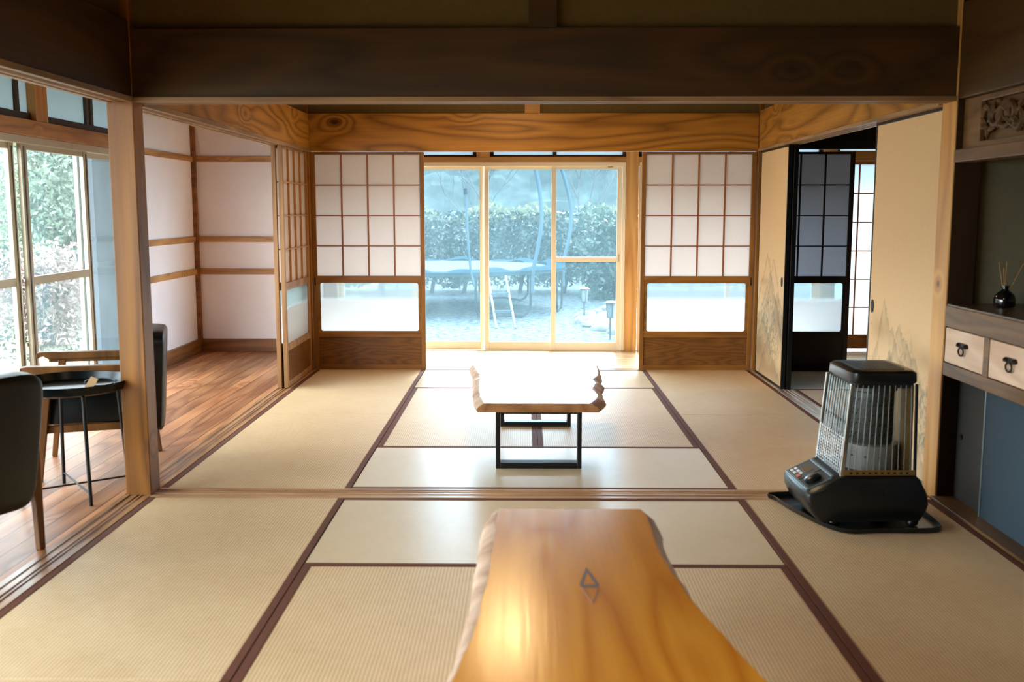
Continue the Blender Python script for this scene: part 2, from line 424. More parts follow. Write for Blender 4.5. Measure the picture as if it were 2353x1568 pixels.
def mat_obj(x0, x1, y0, y1, along, label, grp):
    cx, cy = (x0+x1)/2, (y0+y1)/2; g = .002
    o = thing('tatami_mat', label, 'mat', (cx, cy, -.03), 0, grp)
    at = (cx, cy, -.03); h = .031
    m = M['tatY'] if along == 'Y' else M['tatX']
    if along == 'Y':
        B(x0+g, x1-g, y0+g, y1-g, -.03, 0).build('woven_surface', m, o, at, .003)
        for a, b in ((x0+g, x0+h), (x1-h, x1-g)):
            B(a, b, y0+g, y1-g, -.02, .0018).build('cloth_border', M['heri'], o, at, .001)
    else:
        B(x0+g, x1-g, y0+g, y1-g, -.03, 0).build('woven_surface', m, o, at, .003)
        for a, b in ((y0+g, y0+h), (y1-h, y1-g)):
            B(x0+g, x1-g, a, b, -.02, .0018).build('cloth_border', M['heri'], o, at, .001)
    return o
x1, x2, xm = -.822, .975, .0765
G1, G2 = 'tatami mats of the far room', 'tatami mats of the near room'
mat_obj(XL, x1, 4.615, 6.387, 'Y', 'long straw mat beside side veranda sill, just beyond the near wooden post', G1)
mat_obj(XL, x1, 6.387, FY1, 'Y', 'long straw mat in front of the corner paper screens, left far corner', G1)
mat_obj(x2, XR, 4.615, 6.387, 'Y', 'long ochre straw mat directly behind the kerosene heater', G1)
mat_obj(x2, XR, 6.387, FY1, 'Y', 'long straw mat beside painted sliding panel, right far corner', G1)
mat_obj(x1, x2, 4.615, 5.483, 'X', 'pale shiny crosswise mat under near legs of the small far table', G1)
mat_obj(x1, xm, 5.483, 7.335, 'Y', 'straw mat left of pink seam beneath the far table', G1)
mat_obj(xm, x2, 5.483, 7.335, 'Y', 'straw mat right of pink seam beneath the far table', G1)
mat_obj(x1, x2, 7.335, FY1, 'X', 'white-glaring crosswise mat at the gap between the two paper screens', G1)
mat_obj(XL, x1, 2.66, YB1, 'Y', 'long straw mat running along the near side sill, left of honey table', G2)
mat_obj(XL, x1, .86, 2.66, 'Y', 'straw mat cut off at bottom left corner of the view', G2)
mat_obj(x1, x2, 3.574, YB1, 'X', 'crosswise straw mat between room sill and end of honey table', G2)
mat_obj(x1, xm, 1.77, 3.574, 'Y', 'straw mat with left side showing beside the honey slab table', G2)
mat_obj(xm, x2, 1.77, 3.574, 'Y', 'straw mat with right side showing beside the honey slab table', G2)
mat_obj(x2, XR, 2.66, YB1, 'Y', 'long straw mat carrying the kerosene heater beside the cabinet', G2)
# plain mats behind the viewer, out of the picture
struct('floor_behind', MB().box(XL, XR, YB0, .86, -.03, 0).box(x1, x2, .86, 1.77, -.03, 0).box(x2, XR, .86, 2.66, -.03, 0), M['tatY'], 'straw mat flooring nearest to the viewer', 'floor')
# adjoining room mats
mat_obj(1.985, 3.8, 7.29, 8.2, 'X', 'grey-looking crosswise mat of adjoining room before the dark screen', 'tatami mats of the adjoining room')
mat_obj(1.985, 2.9, 5.45, 7.29, 'Y', 'straw mat of adjoining room glimpsed beside the heater top', 'tatami mats of the adjoining room')
mat_obj(2.9, 3.8, 5.45, 7.29, 'Y', 'straw mat of adjoining room deep behind painted panels', 'tatami mats of the adjoining room')

# ------------------------------------------------------------------ sills and posts, beams
def grooved(x0, x1, y0, y1, z0, z1, along, up=True):
    """board with two shallow tracks"""
    mb = MB(); d = .004
    base = (z0, z1-d) if up else (z0+d, z1)
    rid = (z1-d, z1) if up else (z0, z0+d)
    mb.box(x0, x1, y0, y1, *base)
    segs = [(0, .2), (.38, .5), (.62, .66), (.84, 1)]
    for a, b in segs:
        if along == 'X': mb.box(x0, x1, y0+(y1-y0)*a, y0+(y1-y0)*b, *rid)
        else: mb.box(x0+(x1-x0)*a, x0+(x1-x0)*b, y0, y1, *rid)
    return mb
struct('trim_sill_between_rooms', grooved(XL, XR, SY0+.002, SY1, -.03, .003, 'X'), M['sillX'], 'grooved wooden floor sill dividing the two mat rooms', 'sill')
struct('trim_sill_veranda_near', grooved(-1.853, XL-.002, YB0, 4.494, -.03, .003, 'Y'), M['sillY'], 'grooved floor sill between veranda and near room', 'sill')
struct('trim_sill_veranda_far', grooved(-1.853, XL-.002, 4.615, 8.165, -.03, .003, 'Y'), M['sillY'], 'grooved floor sill between veranda and far room', 'sill')
struct('trim_sill_screen', grooved(-1.73, 1.86, 8.207, 8.288, -.03, .002, 'X'), M['sillX'], 'grooved floor sill under the paper screens', 'sill')
M['sillshine'] = wood('sill_glare', (150, 128, 112), (214, 200, 188), 'Y', 6, .18, 0, 1.5, 6, .7)  # glare on this sill put into a paler colour, besides the gloss
struct('trim_sill_painted_panels', grooved(XR+.002, 1.982, 4.65, 8.165, -.03, .003, 'Y'), M['sillshine'], 'shiny floor sill with painted-in glare under the painted panels', 'sill')
struct('trim_sill_adjoining', MB().box(1.984, 4.3, 8.202, 8.288, -.03, .001), M['sillX'], 'floor sill under the dark screen of the adjoining room', 'sill')

struct('trim_post_left', B(-1.845, -1.728, 4.496, 4.613, -.03, CZ), [M['post']], 'knotty square wooden post between veranda and both rooms', 'post', .004)
struct('trim_post_right', B(1.884, 2.0, 4.496, 4.645, -.03, CZ), [M['postlight']], 'pale square wooden post beside the built-in cabinet', 'post', .004)
struct('trim_post_shade', B(1.890, 2.001, 4.4885, 4.4955, -.03, CZ), M['postshade'], 'dark sheet standing for shade on the right post front', 'post')  # thin dark sheet added where the post front is in shade
struct('trim_post_far_left', B(-1.86, -1.738, 8.168, 8.29, -.03, CZ), M['post'], 'corner post between the two paper screens at left', 'post', .003)
struct('trim_post_far_right', B(1.872, 1.99, 8.168, 8.29, -.03, CZ), M['post'], 'corner post between paper screen and painted panel', 'post', .003)
struct('trim_post_window', B(.935, 1.047, 9.33, 9.46, -.03, 2.4), M['postlight'], 'knotty pale post beside the far glass doors', 'post', .003)
struct('trim_post_window_left', B(-1.87, -1.76, 9.33, 9.46, -.03, 2.4), M['post'], 'post at left end of the far glass doors', 'post', .003)
struct('trim_post_window_right', B(2.74, 2.86, 9.33, 9.46, -.03, 2.4), M['postlight'], 'orange post seen through the dark screen', 'post', .003)

# near lintel beam + plaster + strut
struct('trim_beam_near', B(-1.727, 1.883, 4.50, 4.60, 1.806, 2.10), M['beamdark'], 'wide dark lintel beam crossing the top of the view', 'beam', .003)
struct('trim_lintel_track_near', grooved(-1.727, 1.883, 4.494, 4.610, 1.784, 1.805, 'X', False), M['kamoi'], 'thin pale grooved lintel track under the wide dark beam', 'lintel')
struct('wall_near_upper', B(-1.727, 1.883, 4.535, 4.575, 2.10, CZ), M['plaster'], 'dark olive plaster above the wide near beam', 'wall')
struct('trim_strut_near', B(.017, .139, 4.50, 4.60, 2.101, CZ), M['beamdark'], 'short upright strut above the dark near beam', 'strut')
# left beams
struct('trim_beam_left_near', B(-1.845, -1.73, YB0, 4.495, 1.806, 2.13), M['beamshadeY'], 'dark lintel beam running along the near veranda opening', 'beam', .003)
struct('trim_lintel_track_left_near', grooved(-1.85, -1.722, YB0, 4.495, 1.782, 1.805, 'Y', False), M['kamoiY'], 'grooved lintel track above the near veranda opening', 'lintel')
struct('wall_left_upper_near', B(-1.81, -1.77, YB0, 4.495, 2.13, CZ), M['plaster'], 'olive plaster above the near veranda beam', 'wall')
struct('trim_beam_left_far', B(-1.845, -1.73, 4.615, 8.167, 1.80, 2.075), M['beamY'], 'honey lintel beam with strong grain above far veranda opening', 'beam', .003)
struct('trim_lintel_track_left_far', grooved(-1.852, -1.722, 4.615, 8.167, 1.776, 1.799, 'Y', False), M['kamoiY'], 'grooved lintel track above the far veranda opening', 'lintel')
struct('wall_left_upper_far', B(-1.81, -1.77, 4.615, 8.167, 2.075, CZ), M['plaster'], 'olive plaster above the left honey beam', 'wall')
# right beams
struct('trim_beam_right_far', B(1.874, 1.98, 4.647, 8.167, 1.80, 2.10), M['beamY'], 'honey lintel beam with swirling grain above the painted panels', 'beam', .003)
struct('trim_lintel_track_right', grooved(1.866, 1.985, 4.647, 8.167, 1.78, 1.799, 'Y', False), M['kamoiY'], 'grooved lintel track above the painted panels', 'lintel')
struct('wall_right_upper_far', B(1.905, 1.945, 4.647, 8.167, 2.10, CZ), M['plaster'], 'olive plaster above the right honey beam', 'wall')
# far beam
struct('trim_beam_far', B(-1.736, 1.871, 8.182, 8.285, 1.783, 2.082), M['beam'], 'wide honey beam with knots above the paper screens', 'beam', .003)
struct('wall_far_upper', B(-1.736, 1.871, 8.215, 8.255, 2.082, CZ), M['plaster'], 'olive plaster strip above the wide honey beam', 'wall')
struct('trim_strut_far', B(.001, .123, 8.18, 8.285, 2.083, CZ), M['beam'], 'short strut above the wide honey beam', 'strut')
# ceilings
struct('ceiling', MB().box(-1.855, 4.3, -1.3, 8.29, CZ, CZ+.05), M['ceil'], 'dark board ceiling of the mat rooms', 'ceiling')
struct('ceiling_veranda', MB().box(-3.2, -1.80, -1.3, 9.5, 2.36, 2.40).box(-1.80, 4.3, 8.29, 9.5, 2.36, 2.40), M['ceil'], 'board ceiling of the verandas', 'ceiling')

# ------------------------------------------------------------------ outer walls of the house
WALL_Y = 7.95
struct('wall_left_white', B(WX-.12, WX, WALL_Y, 9.30, -.03, 2.36), M['white'], 'white plaster side wall of the veranda with wooden battens', 'wall')
struct('wall_far_white', B(WX-.12, -1.875, 9.30, 9.40, -.03, 2.36), M['white'], 'white plaster end wall of the veranda with wooden battens', 'wall')
struct('trim_corner_post', B(WX, WX+.035, 9.255, 9.30, -.0, 2.36), M['base'], 'thin dark post in the white wall corner', 'post')
for i, (z0, z1, w) in enumerate(((1.752, 1.80, 'top'), (1.02, 1.072, 'middle'), (.722, .775, 'lower'))):
    struct('trim_batten_end_'+w, B(WX+.036, -1.875, 9.282, 9.302, z0, z1), M['batten'], f'{w} wooden batten across the white end wall', 'batten', .002)
    struct('trim_batten_side_'+w, B(WX-.002, WX+.018, WALL_Y, 9.255, z0, z1), M['battenY'], f'{w} wooden batten along the white side wall', 'batten', .002)
struct('baseboard_end', B(WX+.036, -1.875, 9.27, 9.302, 0, .118), M['base'], 'brown baseboard under the white end wall', 'baseboard', .002)
struct('baseboard_side', B(WX-.002, WX+.03, WALL_Y, 9.255, 0, .118), M['baseY'], 'brown baseboard under the white side wall', 'baseboard', .002)
struct('wall_back', MB().box(-3.2, 4.3, -1.25, -1.1, -.1, CZ), M['plaster'], 'olive wall behind the viewer', 'wall')
struct('wall_house_right', MB().box(4.2, 4.3, -1.2, 9.5, -.1, CZ), M['dark'], 'dark far side wall of the adjoining room', 'wall')
struct('wall_far_top', MB().box(-3.2, 4.3, 9.36, 9.42, 2.27, 2.5).box(WX-.12, WX, -1.2, WALL_Y, 2.27, 2.5), M['plaster'], 'plaster strip above the transom glass', 'wall')

struct('roof_eave', MB().box(-4.25, WX-.13, -1.4, 10.4, 2.44, 2.50).box(WX-.13, 4.4, 9.5, 10.35, 2.44, 2.50).box(-4.25, 4.4, -1.4, 10.4, 2.56, 2.60), M['dark'], 'dark wooden roof eave outside the verandas', 'eave')
# ------------------------------------------------------------------ far glass doors
def sash_y(root, at, x0, x1, y, mid=None, zt=1.70, wl=.045, wr=.045, al=None, gl=None):
    al = al or M['alu']; gl = gl or M['glass']
    f = MB().box(x0, x0+wl, y-.014, y+.014, .004, zt+.035).box(x1-wr, x1, y-.014, y+.014, .004, zt+.035)
    f.box(x0+wl, x1-wr, y-.012, y+.012, .004, .078).box(x0+wl, x1-wr, y-.012, y+.012, zt-.015, zt+.03)
    s = f.build('sash', al, root, at, .003)
    if mid:
        B(x0+wl, x1-wr, y-.016, y+.01, mid[0], mid[1]).build('middle_rail', al, s, None if at is None else at, .003)
    B(x0+wl-.004, x1-wr+.004, y-.002, y+.002, .074, zt-.012).build('pane', gl, s, at)
    return s
at = (0., WY, 0.)
w1 = thing('window_1', 'cream framed sliding glass doors looking onto garden trampoline', 'window', at, kind='structure')
sash_y(w1, at, -1.06, -.378, WY+.03, wr=.042)
sash_y(w1, at, -1.74, -1.00, WY-.02)
sash_y(w1, at, -.374, .285, WY-.01, wl=.042, wr=.03)
s3 = sash_y(w1, at, .247, .90, WY-.045, mid=(.835, .880), wl=.046, wr=.045)
MB().box(-1.76, .934, WY-.07, WY+.06, 1.715, 1.752).box(.903, .934, WY-.07, WY+.06, .0, 1.715).box(-1.76, -1.742, WY-.07, WY+.06, 0, 1.715).box(-1.76, .934, WY-.06, WY+.06, -.03, .006).build('outer_frame', M['alu'], w1, at, .003)
MB().box(.868, .880, WY-.064, WY-.060, .835, .905).box(.870, .878, WY-.07, WY-.064, .85, .89).build('pull_handle', M['aluL'], w1, at, .001)
mk = MB()
for i, w in enumerate((.004, .007, .003, .007, .003, .005)):
    mk.box(.766+i*.0083, .766+i*.0083+w, WY-.0635, WY-.0605, 1.703, 1.711)
mk.build('printed_mark', M['mark'], w1, at)
at = (1.9, WY, 0.)
w2 = thing('window_2', 'glass doors right of the knotty post, mostly behind the paper screen', 'window', at, kind='structure')
sash_y(w2, at, 1.058, 1.92, WY-.03, wl=.055)
sash_y(w2, at, 1.88, 2.735, WY+.01)
MB().box(1.05, 2.74, WY-.07, WY+.06, 1.715, 1.752).box(1.05, 2.74, WY-.06, WY+.06, -.03, .006).build('outer_frame', M['alu'], w2, at, .003)
MB().box(1.08, 1.090, WY-.050, WY-.045, .84, .91).build('pull_handle', M['chrome'], w2, at, .001)
# lattice glazed door at the end of the far veranda (adjoining room)
at = (3.3, WY, 0.)
w3 = thing('window_3', 'tall lattice window of frosted glass seen behind the dark screen', 'window', at, kind='structure')
MB().box(2.862, 2.90, WY-.02, WY+.02, 0, 1.76).box(4.1, 4.14, WY-.02, WY+.02, 0, 1.76).box(2.9, 4.1, WY-.02, WY+.02, 1.733, 1.76).box(2.9, 4.1, WY-.02, WY+.02, .135, .15).build('lattice_frame', M['muntin'], w3, at)
B(2.90, 4.10, WY-.015, WY+.015, .02, .135).build('kick_board', M['base'], w3, at)
lm = MB()
for x in (3.091, 3.30, 3.51, 3.72, 3.93): lm.box(x-.006, x+.006, WY-.014, WY, .15, 1.733)
for z in (.408, .672, .937, 1.201, 1.466): lm.box(2.9, 4.1, WY-.013, WY, z-.005, z+.005)
lm.build('muntins', M['muntin'], w3, at)
B(2.9, 4.1, WY+.002, WY+.006, .15, 1.733).build('pane', M['frostwin'], w3, at)

struct('trim_lintel_window', B(-1.76, 2.74, 9.335, 9.45, 1.752, 1.80), M['batten'], 'orange lintel above the far glass doors', 'lintel', .002)
struct('trim_lintel_window_right', B(2.86, 4.2, 9.335, 9.45, 1.762, 1.85), M['batten'], 'wooden lintel above the lattice window', 'lintel')
struct('trim_transom_strut', B(-.44, -.318, 9.335, 9.45, 1.80, 2.27), M['postlight'], 'short strut between the far transom panes', 'strut')
def transom(name, x0, x1, label, divs):
    at = ((x0+x1)/2, WY, 1.8)
    r = thing(name, label, 'window', at, kind='structure')
    f = MB().box(x0, x1, WY-.03, WY, 1.80, 1.818).box(x0, x1, WY-.03, WY, 2.24, 2.27)
    for d in divs: f.box(d-.016, d+.016, WY-.03, WY, 1.818, 2.24)
    f.build('transom_frame', M['aludark'], r, at)
    B(x0, x1, WY-.018, WY-.014, 1.818, 2.24).build('pane', M['frostwin'], r, at)
transom('window_4', -1.76, -.44, 'frosted transom pane left of the strut over glass doors', (-1.74, -1.1, -.46))
transom('window_5', -.318, .935, 'frosted transom pane right of the strut over glass doors', (-.302, .277, .919))
transom('window_6', 1.047, 2.74, 'frosted transom pane right of the knotty post', (1.063, 1.9, 2.72))
transom('window_7', 2.86, 4.2, 'frosted transom over the lattice window', (2.88, 4.1))

# ------------------------------------------------------------------ left glass doors
def sash_x(root, at, y0, y1, x, mid=None, zt=1.70, w=.07, nm='sash'):
    f = MB().box(x-.015, x+.015, y0, y0+w, .01, zt+.03).box(x-.015, x+.015, y1-w, y1, .01, zt+.03)
    f.box(x-.012, x+.012, y0+w, y1-w, .01, .10).box(x-.012, x+.012, y0+w, y1-w, zt-.02, zt+.03)
    s = f.build(nm, M['aluL'], root, at, .004)
    g = MB().box(x+.0155, x+.019, y0+.022, y0+.034, .02, zt).box(x+.0155, x+.019, y1-.034, y1-.022, .02, zt)
    g.build('gasket_line', M['gasket'], s, at)
    if mid: B(x-.014, x+.014, y0+w, y1-w, mid[0], mid[1]).build('middle_rail', M['aluL'], s, at, .003)
    B(x-.002, x+.002, y0+w-.004, y1-w+.004, .096, zt-.018).build('pane', M['glassL'], s, at)
    return s
at = (WX-.05, 6.5, 0)
w8 = thing('window_8', 'champagne framed sliding glass doors along the side veranda', 'window', at, kind='structure')
mid = (.848, .90)
sash_x(w8, at, 4.42, 5.31, WX-.03, mid)
sash_x(w8, at, 5.24, 6.165, WX-.075, mid)
sash_x(w8, at, 6.165, 7.10, WX-.03, mid)
sash_x(w8, at, 7.03, 7.94, WX-.075)
f = MB()
f.box(WX-.11, WX+.0, 4.4, 7.95, 1.715, 1.765).box(WX-.11, WX+.0, 4.4, 7.95, -.03, .008)
f.box(WX-.11, WX, 7.945, 7.96, 0, 1.73).box(WX-.11, WX, 4.4, 4.42, 0, 1.73)
f.build('outer_frame', M['aluL'], w8, at, .004)
at = (WX-.05, 1.6, 0)
w9 = thing('window_9', 'nearer glass doors of the side veranda out of view', 'window', at, kind='structure')
for a, b, x in ((-1.0, .85, WX-.03), (.80, 2.6, WX-.075), (2.55, 4.36, WX-.03)): sash_x(w9, at, a, b, x, mid)
struct('trim_post_side_window', B(WX-.12, WX, 4.36, 4.41, -.03, 2.4), M['post'], 'post between side veranda windows', 'post')
struct('trim_lintel_side_window', B(WX-.08, WX+.02, -1.1, WALL_Y, 1.765, 1.862), M['battenY'], 'long orange lintel above the side veranda windows', 'lintel', .003)
for i, (a, b) in enumerate(((6.33, 6.49), (4.5, 4.62), (2.7, 2.82))):
    struct('trim_transom_post_'+'abc'[i], B(WX-.07, WX+.01, a, b, 1.862, 2.30), M['postlight'], ('knotty strut between the side transom panes', 'nearer strut above side veranda windows', 'nearest strut above side veranda windows')[i], 'strut')
def transomx(name, y0, y1, label, divs):
    at = (WX-.04, (y0+y1)/2, 1.862)
    r = thing(name, label, 'window', at, kind='structure')
    f = MB().box(WX-.065, WX-.025, y0, y1, 1.862, 1.91).box(WX-.065, WX-.025, y0, y1, 2.25, 2.3)
    for d in divs: f.box(WX-.065, WX-.025, d-.02, d+.02, 1.91, 2.25)
    f.build('transom_frame', M['aludark'], r, at)
    B(WX-.048, WX-.044, y0, y1, 1.91, 2.25).build('pane', M['frostall'], r, at)
transomx('window_10', 6.49, WALL_Y, 'frosted blue transom pane above side windows beside the post', (7.16, 7.235))
transomx('window_11', 4.62, 6.33, 'frosted blue transom pane at the upper left picture corner', (6.18,))
transomx('window_12', 2.82, 4.5, 'side transom pane nearer than the picture edge', (4.4,))

# ------------------------------------------------------------------ paper screens (shoji)
def shoji(label, loc, rz, w=.92, cols=4, side='L', frame=None, rail=None, mun=None, pap=None, brd=None, grp='lattice paper screens', pull=True, colw=None):
    """local: x 0..w, y thickness about 0, z 0..1.777; front faces -y"""
    frame = frame or M['frame']; rail = rail or M['frameX']; mun = mun or M['muntin']; pap = pap or M['paper']; brd = brd or M['board']
    r = thing('shoji_screen', label, 'screen', loc, rz, grp)
    st = .034; t = .015
    B(0, st, -t, t, 0, 1.777).build('stile', frame, r, None, .002)
    B(w-st, w, -t, t, 0, 1.777).build('stile', frame, r, None, .002)
    B(st, w-st, -t, t, 1.758, 1.777).build('top_rail', rail, r, None, .001)
    B(st, w-st, -t, t, .742, .776).build('middle_rail', rail, r, None, .002)
    B(st, w-st, -t, t, .27, .298).build('lower_rail', rail, r, None, .002)
    B(st, w-st, -t, t, 0, .042).build('bottom_rail', rail, r, None, .002)
    B(st, w-st, -t+.010, t-.008, .042, .27).build('kick_board', brd, r)
    m = MB(); iw = (w-2*st)/cols
    for k in range(1, cols): m.box(st+iw*k-.006, st+iw*k+.006, -t+.004, t-.011, .776, 1.758)
    for z in (1.021, 1.268, 1.513): m.box(st, w-st, -t+.001, t-.013, z-.0045, z+.0045)
    m.build('lattice', mun, r)
    B(st, w-st, t-.011, t-.009, .776, 1.758).build('paper', pap, r)
    gs_ = MB().frame_xz(st, w-st, .298, .742, -t+.004, t-.006, .018, 6, .022).build('glass_surround', rail, r)
    B(st+.01, w-st-.01, -.001, .001, .31, .735).build('frosted_pane', M['frost'], gs_)
    if pull:
        px = .012 if side == 'L' else w-.022
        B(px, px+.010, -t-.0015, -t+.002, .70, .765).build('finger_pull', M['iron'], r)
    return r
shoji('paper lattice screen left of the garden opening, facing the room', (-1.736, 8.227, .001), 0, side='L')
shoji('paper lattice screen right of the garden opening, beside corner post', (.948, 8.227, .001), 0, side='R')
# side screens parked along veranda (two overlapping)
shoji('lighter wood paper screen standing edge-on beside the left corner post', (-1.765, 7.312, .004), PI/2, w=.85, frame=M['framelt'], rail=M['framelt'], mun=M['muntinlt'], pull=False, side='L')
shoji('second paper screen stacked right behind the edge-on screen on veranda side', (-1.812, 7.305, .004), PI/2, w=.855, frame=M['framelt'], rail=M['framelt'], mun=M['muntinlt'], pull=False, side='L')
# adjoining room dark screen
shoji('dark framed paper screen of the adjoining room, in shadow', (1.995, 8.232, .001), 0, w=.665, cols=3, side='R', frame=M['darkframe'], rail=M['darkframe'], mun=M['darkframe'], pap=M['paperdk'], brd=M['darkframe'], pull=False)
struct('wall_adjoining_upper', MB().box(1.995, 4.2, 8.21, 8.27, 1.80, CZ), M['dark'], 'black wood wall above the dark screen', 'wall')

# ------------------------------------------------------------------ painted sliding panels (fusuma)
def painted(name, w, h, fn, parent, nx=120, nz=230):
    xs = np.linspace(0, w, nx); zs = np.linspace(0, h, nz)
    X, Z = np.meshgrid(xs, zs); col = fn(X, Z)
    verts = np.stack([X.ravel(), np.zeros(X.size), Z.ravel()], 1)
    idx = np.arange(nx*nz).reshape(nz, nx)
    q = np.stack([idx[:-1, :-1], idx[:-1, 1:], idx[1:, 1:], idx[1:, :-1]], -1).reshape(-1, 4)
    me = bpy.data.meshes.new(name); me.from_pydata(verts.tolist(), [], q.tolist())
    a = me.color_attributes.new('ink', 'FLOAT_COLOR', 'POINT')
    a.data.foreach_set('color', np.concatenate([col.reshape(-1, 3), np.ones((X.size, 1))], 1).astype(np.float32).ravel())
    t = NT(name+'_pigment'); at_ = t.n('ShaderNodeAttribute', attribute_name='ink')
    wv = t.noise(t.mapv(t.coords(), (30, 30, 260)), 1., 3, .6)
    c = t.mix(1., at_.outputs['Color'], t.ramp(wv, [(.25, (.9, .9, .9, 1)), (.75, (1, 1, 1, 1))]), 'MULTIPLY')
    t.bsdf(c, .75, 0, .3)
    me.materials.append(t.m)
    o = bpy.data.objects.new(name, me); C.objects.link(o); o.parent = parent
    return o
def vnoise(X, Z, f, seed):
    r = np.random.default_rng(seed); G = r.random((80, 80))
    x = (X*f) % 79; z = (Z*f) % 79; i = x.astype(int); j = z.astype(int); a = x-i; b = z-j
    a = a*a*(3-2*a); b = b*b*(3-2*b)
    return G[j, i]*(1-a)*(1-b)+G[j, np.minimum(i+1, 79)]*a*(1-b)+G[np.minimum(j+1, 79), i]*(1-a)*b+G[np.minimum(j+1, 79), np.minimum(i+1, 79)]*a*b
def landscape(w, peaks, groves, mists, seed):
    base = np.array(lin((224, 190, 146))[:3])
    def fn(X, Z):
        col = np.ones(X.shape+(3,))*base
        for cx, cz, rx, rz, k, c in mists:
            g = np.exp(-((X-cx)/rx)**2-((Z-cz)/rz)**2)*k
            col = col*(1-g[..., None])+np.array(lin(c)[:3])*g[..., None]
        for n, (px, pz, sl, sr, dep) in enumerate(peaks):     # summit and side slopes
            d = np.where(X < px, (px-X)*sl, (X-px)*sr)*.42
            ridge = pz-d+(vnoise(X, Z*0, 22, seed+n)-.5)*.07+(vnoise(X, Z*0, 90, seed+n+9)-.5)*.02
            t_ = (ridge-Z)/dep
            k = np.where((t_ > 0) & (t_ < 1), (1-t_)**1.4, 0)*(.35+.65*vnoise(X, Z, 40, seed+n+20))*.5
            c = np.array(lin((92, 92, 84))[:3])
            col = col*(1-k[..., None])+c*k[..., None]
        for n, (cx, cz, rx, rz, k0) in enumerate(groves):     # clumps of trees
            g = np.exp(-((X-cx)/rx)**4-((Z-cz)/rz)**4)
            tex = vnoise(X, Z, 130, seed+50+n)*vnoise(X, Z*.6, 60, seed+60+n)
            k = np.clip((tex-.24)*4.5, 0, 1)*g*k0
            c = np.array(lin((112, 122, 104))[:3])
            col = col*(1-k[..., None])+c*k[..., None]
        return col
    return fn
def fusuma(label, loc, rz, w, fn, pullx, pullz=.785):
    r = thing('painted_panel', label, 'sliding door', loc, rz, 'ink painted sliding panels')
    h = 1.775; b = .014
    MB().box(0, b, -.016, .014, 0, h).box(w-b, w, -.016, .014, 0, h).box(b, w-b, -.016, .014, h-b, h).box(b, w-b, -.016, .014, 0, b).build('lacquer_frame', M['lacquer'], r, None, .001)
    o = painted('painted_paper', w-2*b, h-2*b, fn, r); o.location = (b, -.0125, b)
    B(b, w-b, -.011, .012, b, h-b).build('panel_core', M['drawer'], r)
    cu = MB().lathe([(.0, 0), (.018, 0), (.024, .001), (.026, .004), (.024, .005), (.018, .004), (.0, .0041)][1:-1], (0, 0, 0), 24)
    for v in cu.bm.verts: v.co = Vector((pullx+v.co.x*.82, -.0125-v.co.z, pullz+v.co.y*1.45))
    p = cu.build('finger_pull', M['iron'], r)
    return r
# panel far: local x runs from near (0) to far; rz=+90deg turns local x to +Y and local -y to +X, so mirror: use rz=-90 with origin at far end
def placeR(label, x, ynear, yfar, fn, pull): return fusuma(label, (x, yfar, .003), -PI/2, yfar-ynear, fn, pull)
W1 = .84
f1 = landscape(W1, [(.30, .98, 3.2, 3.0, .10), (.50, .93, 2.6, 3.5, .10), (.40, .78, 3.2, 2.2, .38), (.62, .66, 3., 1.9, .3), (.16, .52, 1.5, 2., .2)],
     [(.30, .50, .20, .17, .75), (.55, .38, .20, .20, .8), (.22, .34, .2, .12, .7), (.52, .20, .13, .10, .7)],
     [(.25, .74, .16, .03, .35, (150, 110, 64)), (.70, .45, .2, .12, .45, (120, 92, 58)), (.1, .2, .25, .10, .5, (110, 84, 52)), (.55, .07, .4, .07, .45, (120, 94, 60)), (.45, .55, .3, .2, .25, (206, 190, 170))], 3)
f2 = landscape(.92, [(.22, .80, 5.5, 2.4, .15), (.45, .72, 3.5, 1.8, .22), (.33, .55, 3., 2.2, .28), (.66, .46, 2.6, 1.8, .26), (.85, .24, 3., 3., .1)],
     [(.12, .44, .07, .07, .8), (.22, .42, .06, .06, .7), (.56, .52, .10, .14, .6), (.80, .33, .10, .14, .8), (.84, .22, .08, .08, .8)],
     [(.18, .66, .14, .07, .4, (140, 106, 62)), (.6, .50, .16, .16, .35, (150, 112, 66)), (.8, .58, .12, .05, .35, (140, 106, 62)), (.4, .45, .3, .15, .25, (214, 196, 176))], 21)
placeR('narrow-looking painted panel with misty trees beside the far corner post', 1.905, 7.31, 8.15, f1, .765)
placeR('beige painted panel with ink mountains standing behind the heater', 1.93, 4.66, 5.585, f2, .06)
# back panel of the far pair, overlapped edge only
r = thing('plain_sliding_panel', 'black edged sliding panel stacked behind the far painted one', 'sliding door', (1.943, 8.15, .003), -PI/2, None)
MB().box(0, .855, -.016, .016, 0, 1.775).build('lacquer_frame', M['lacquer'], r, None, .001)

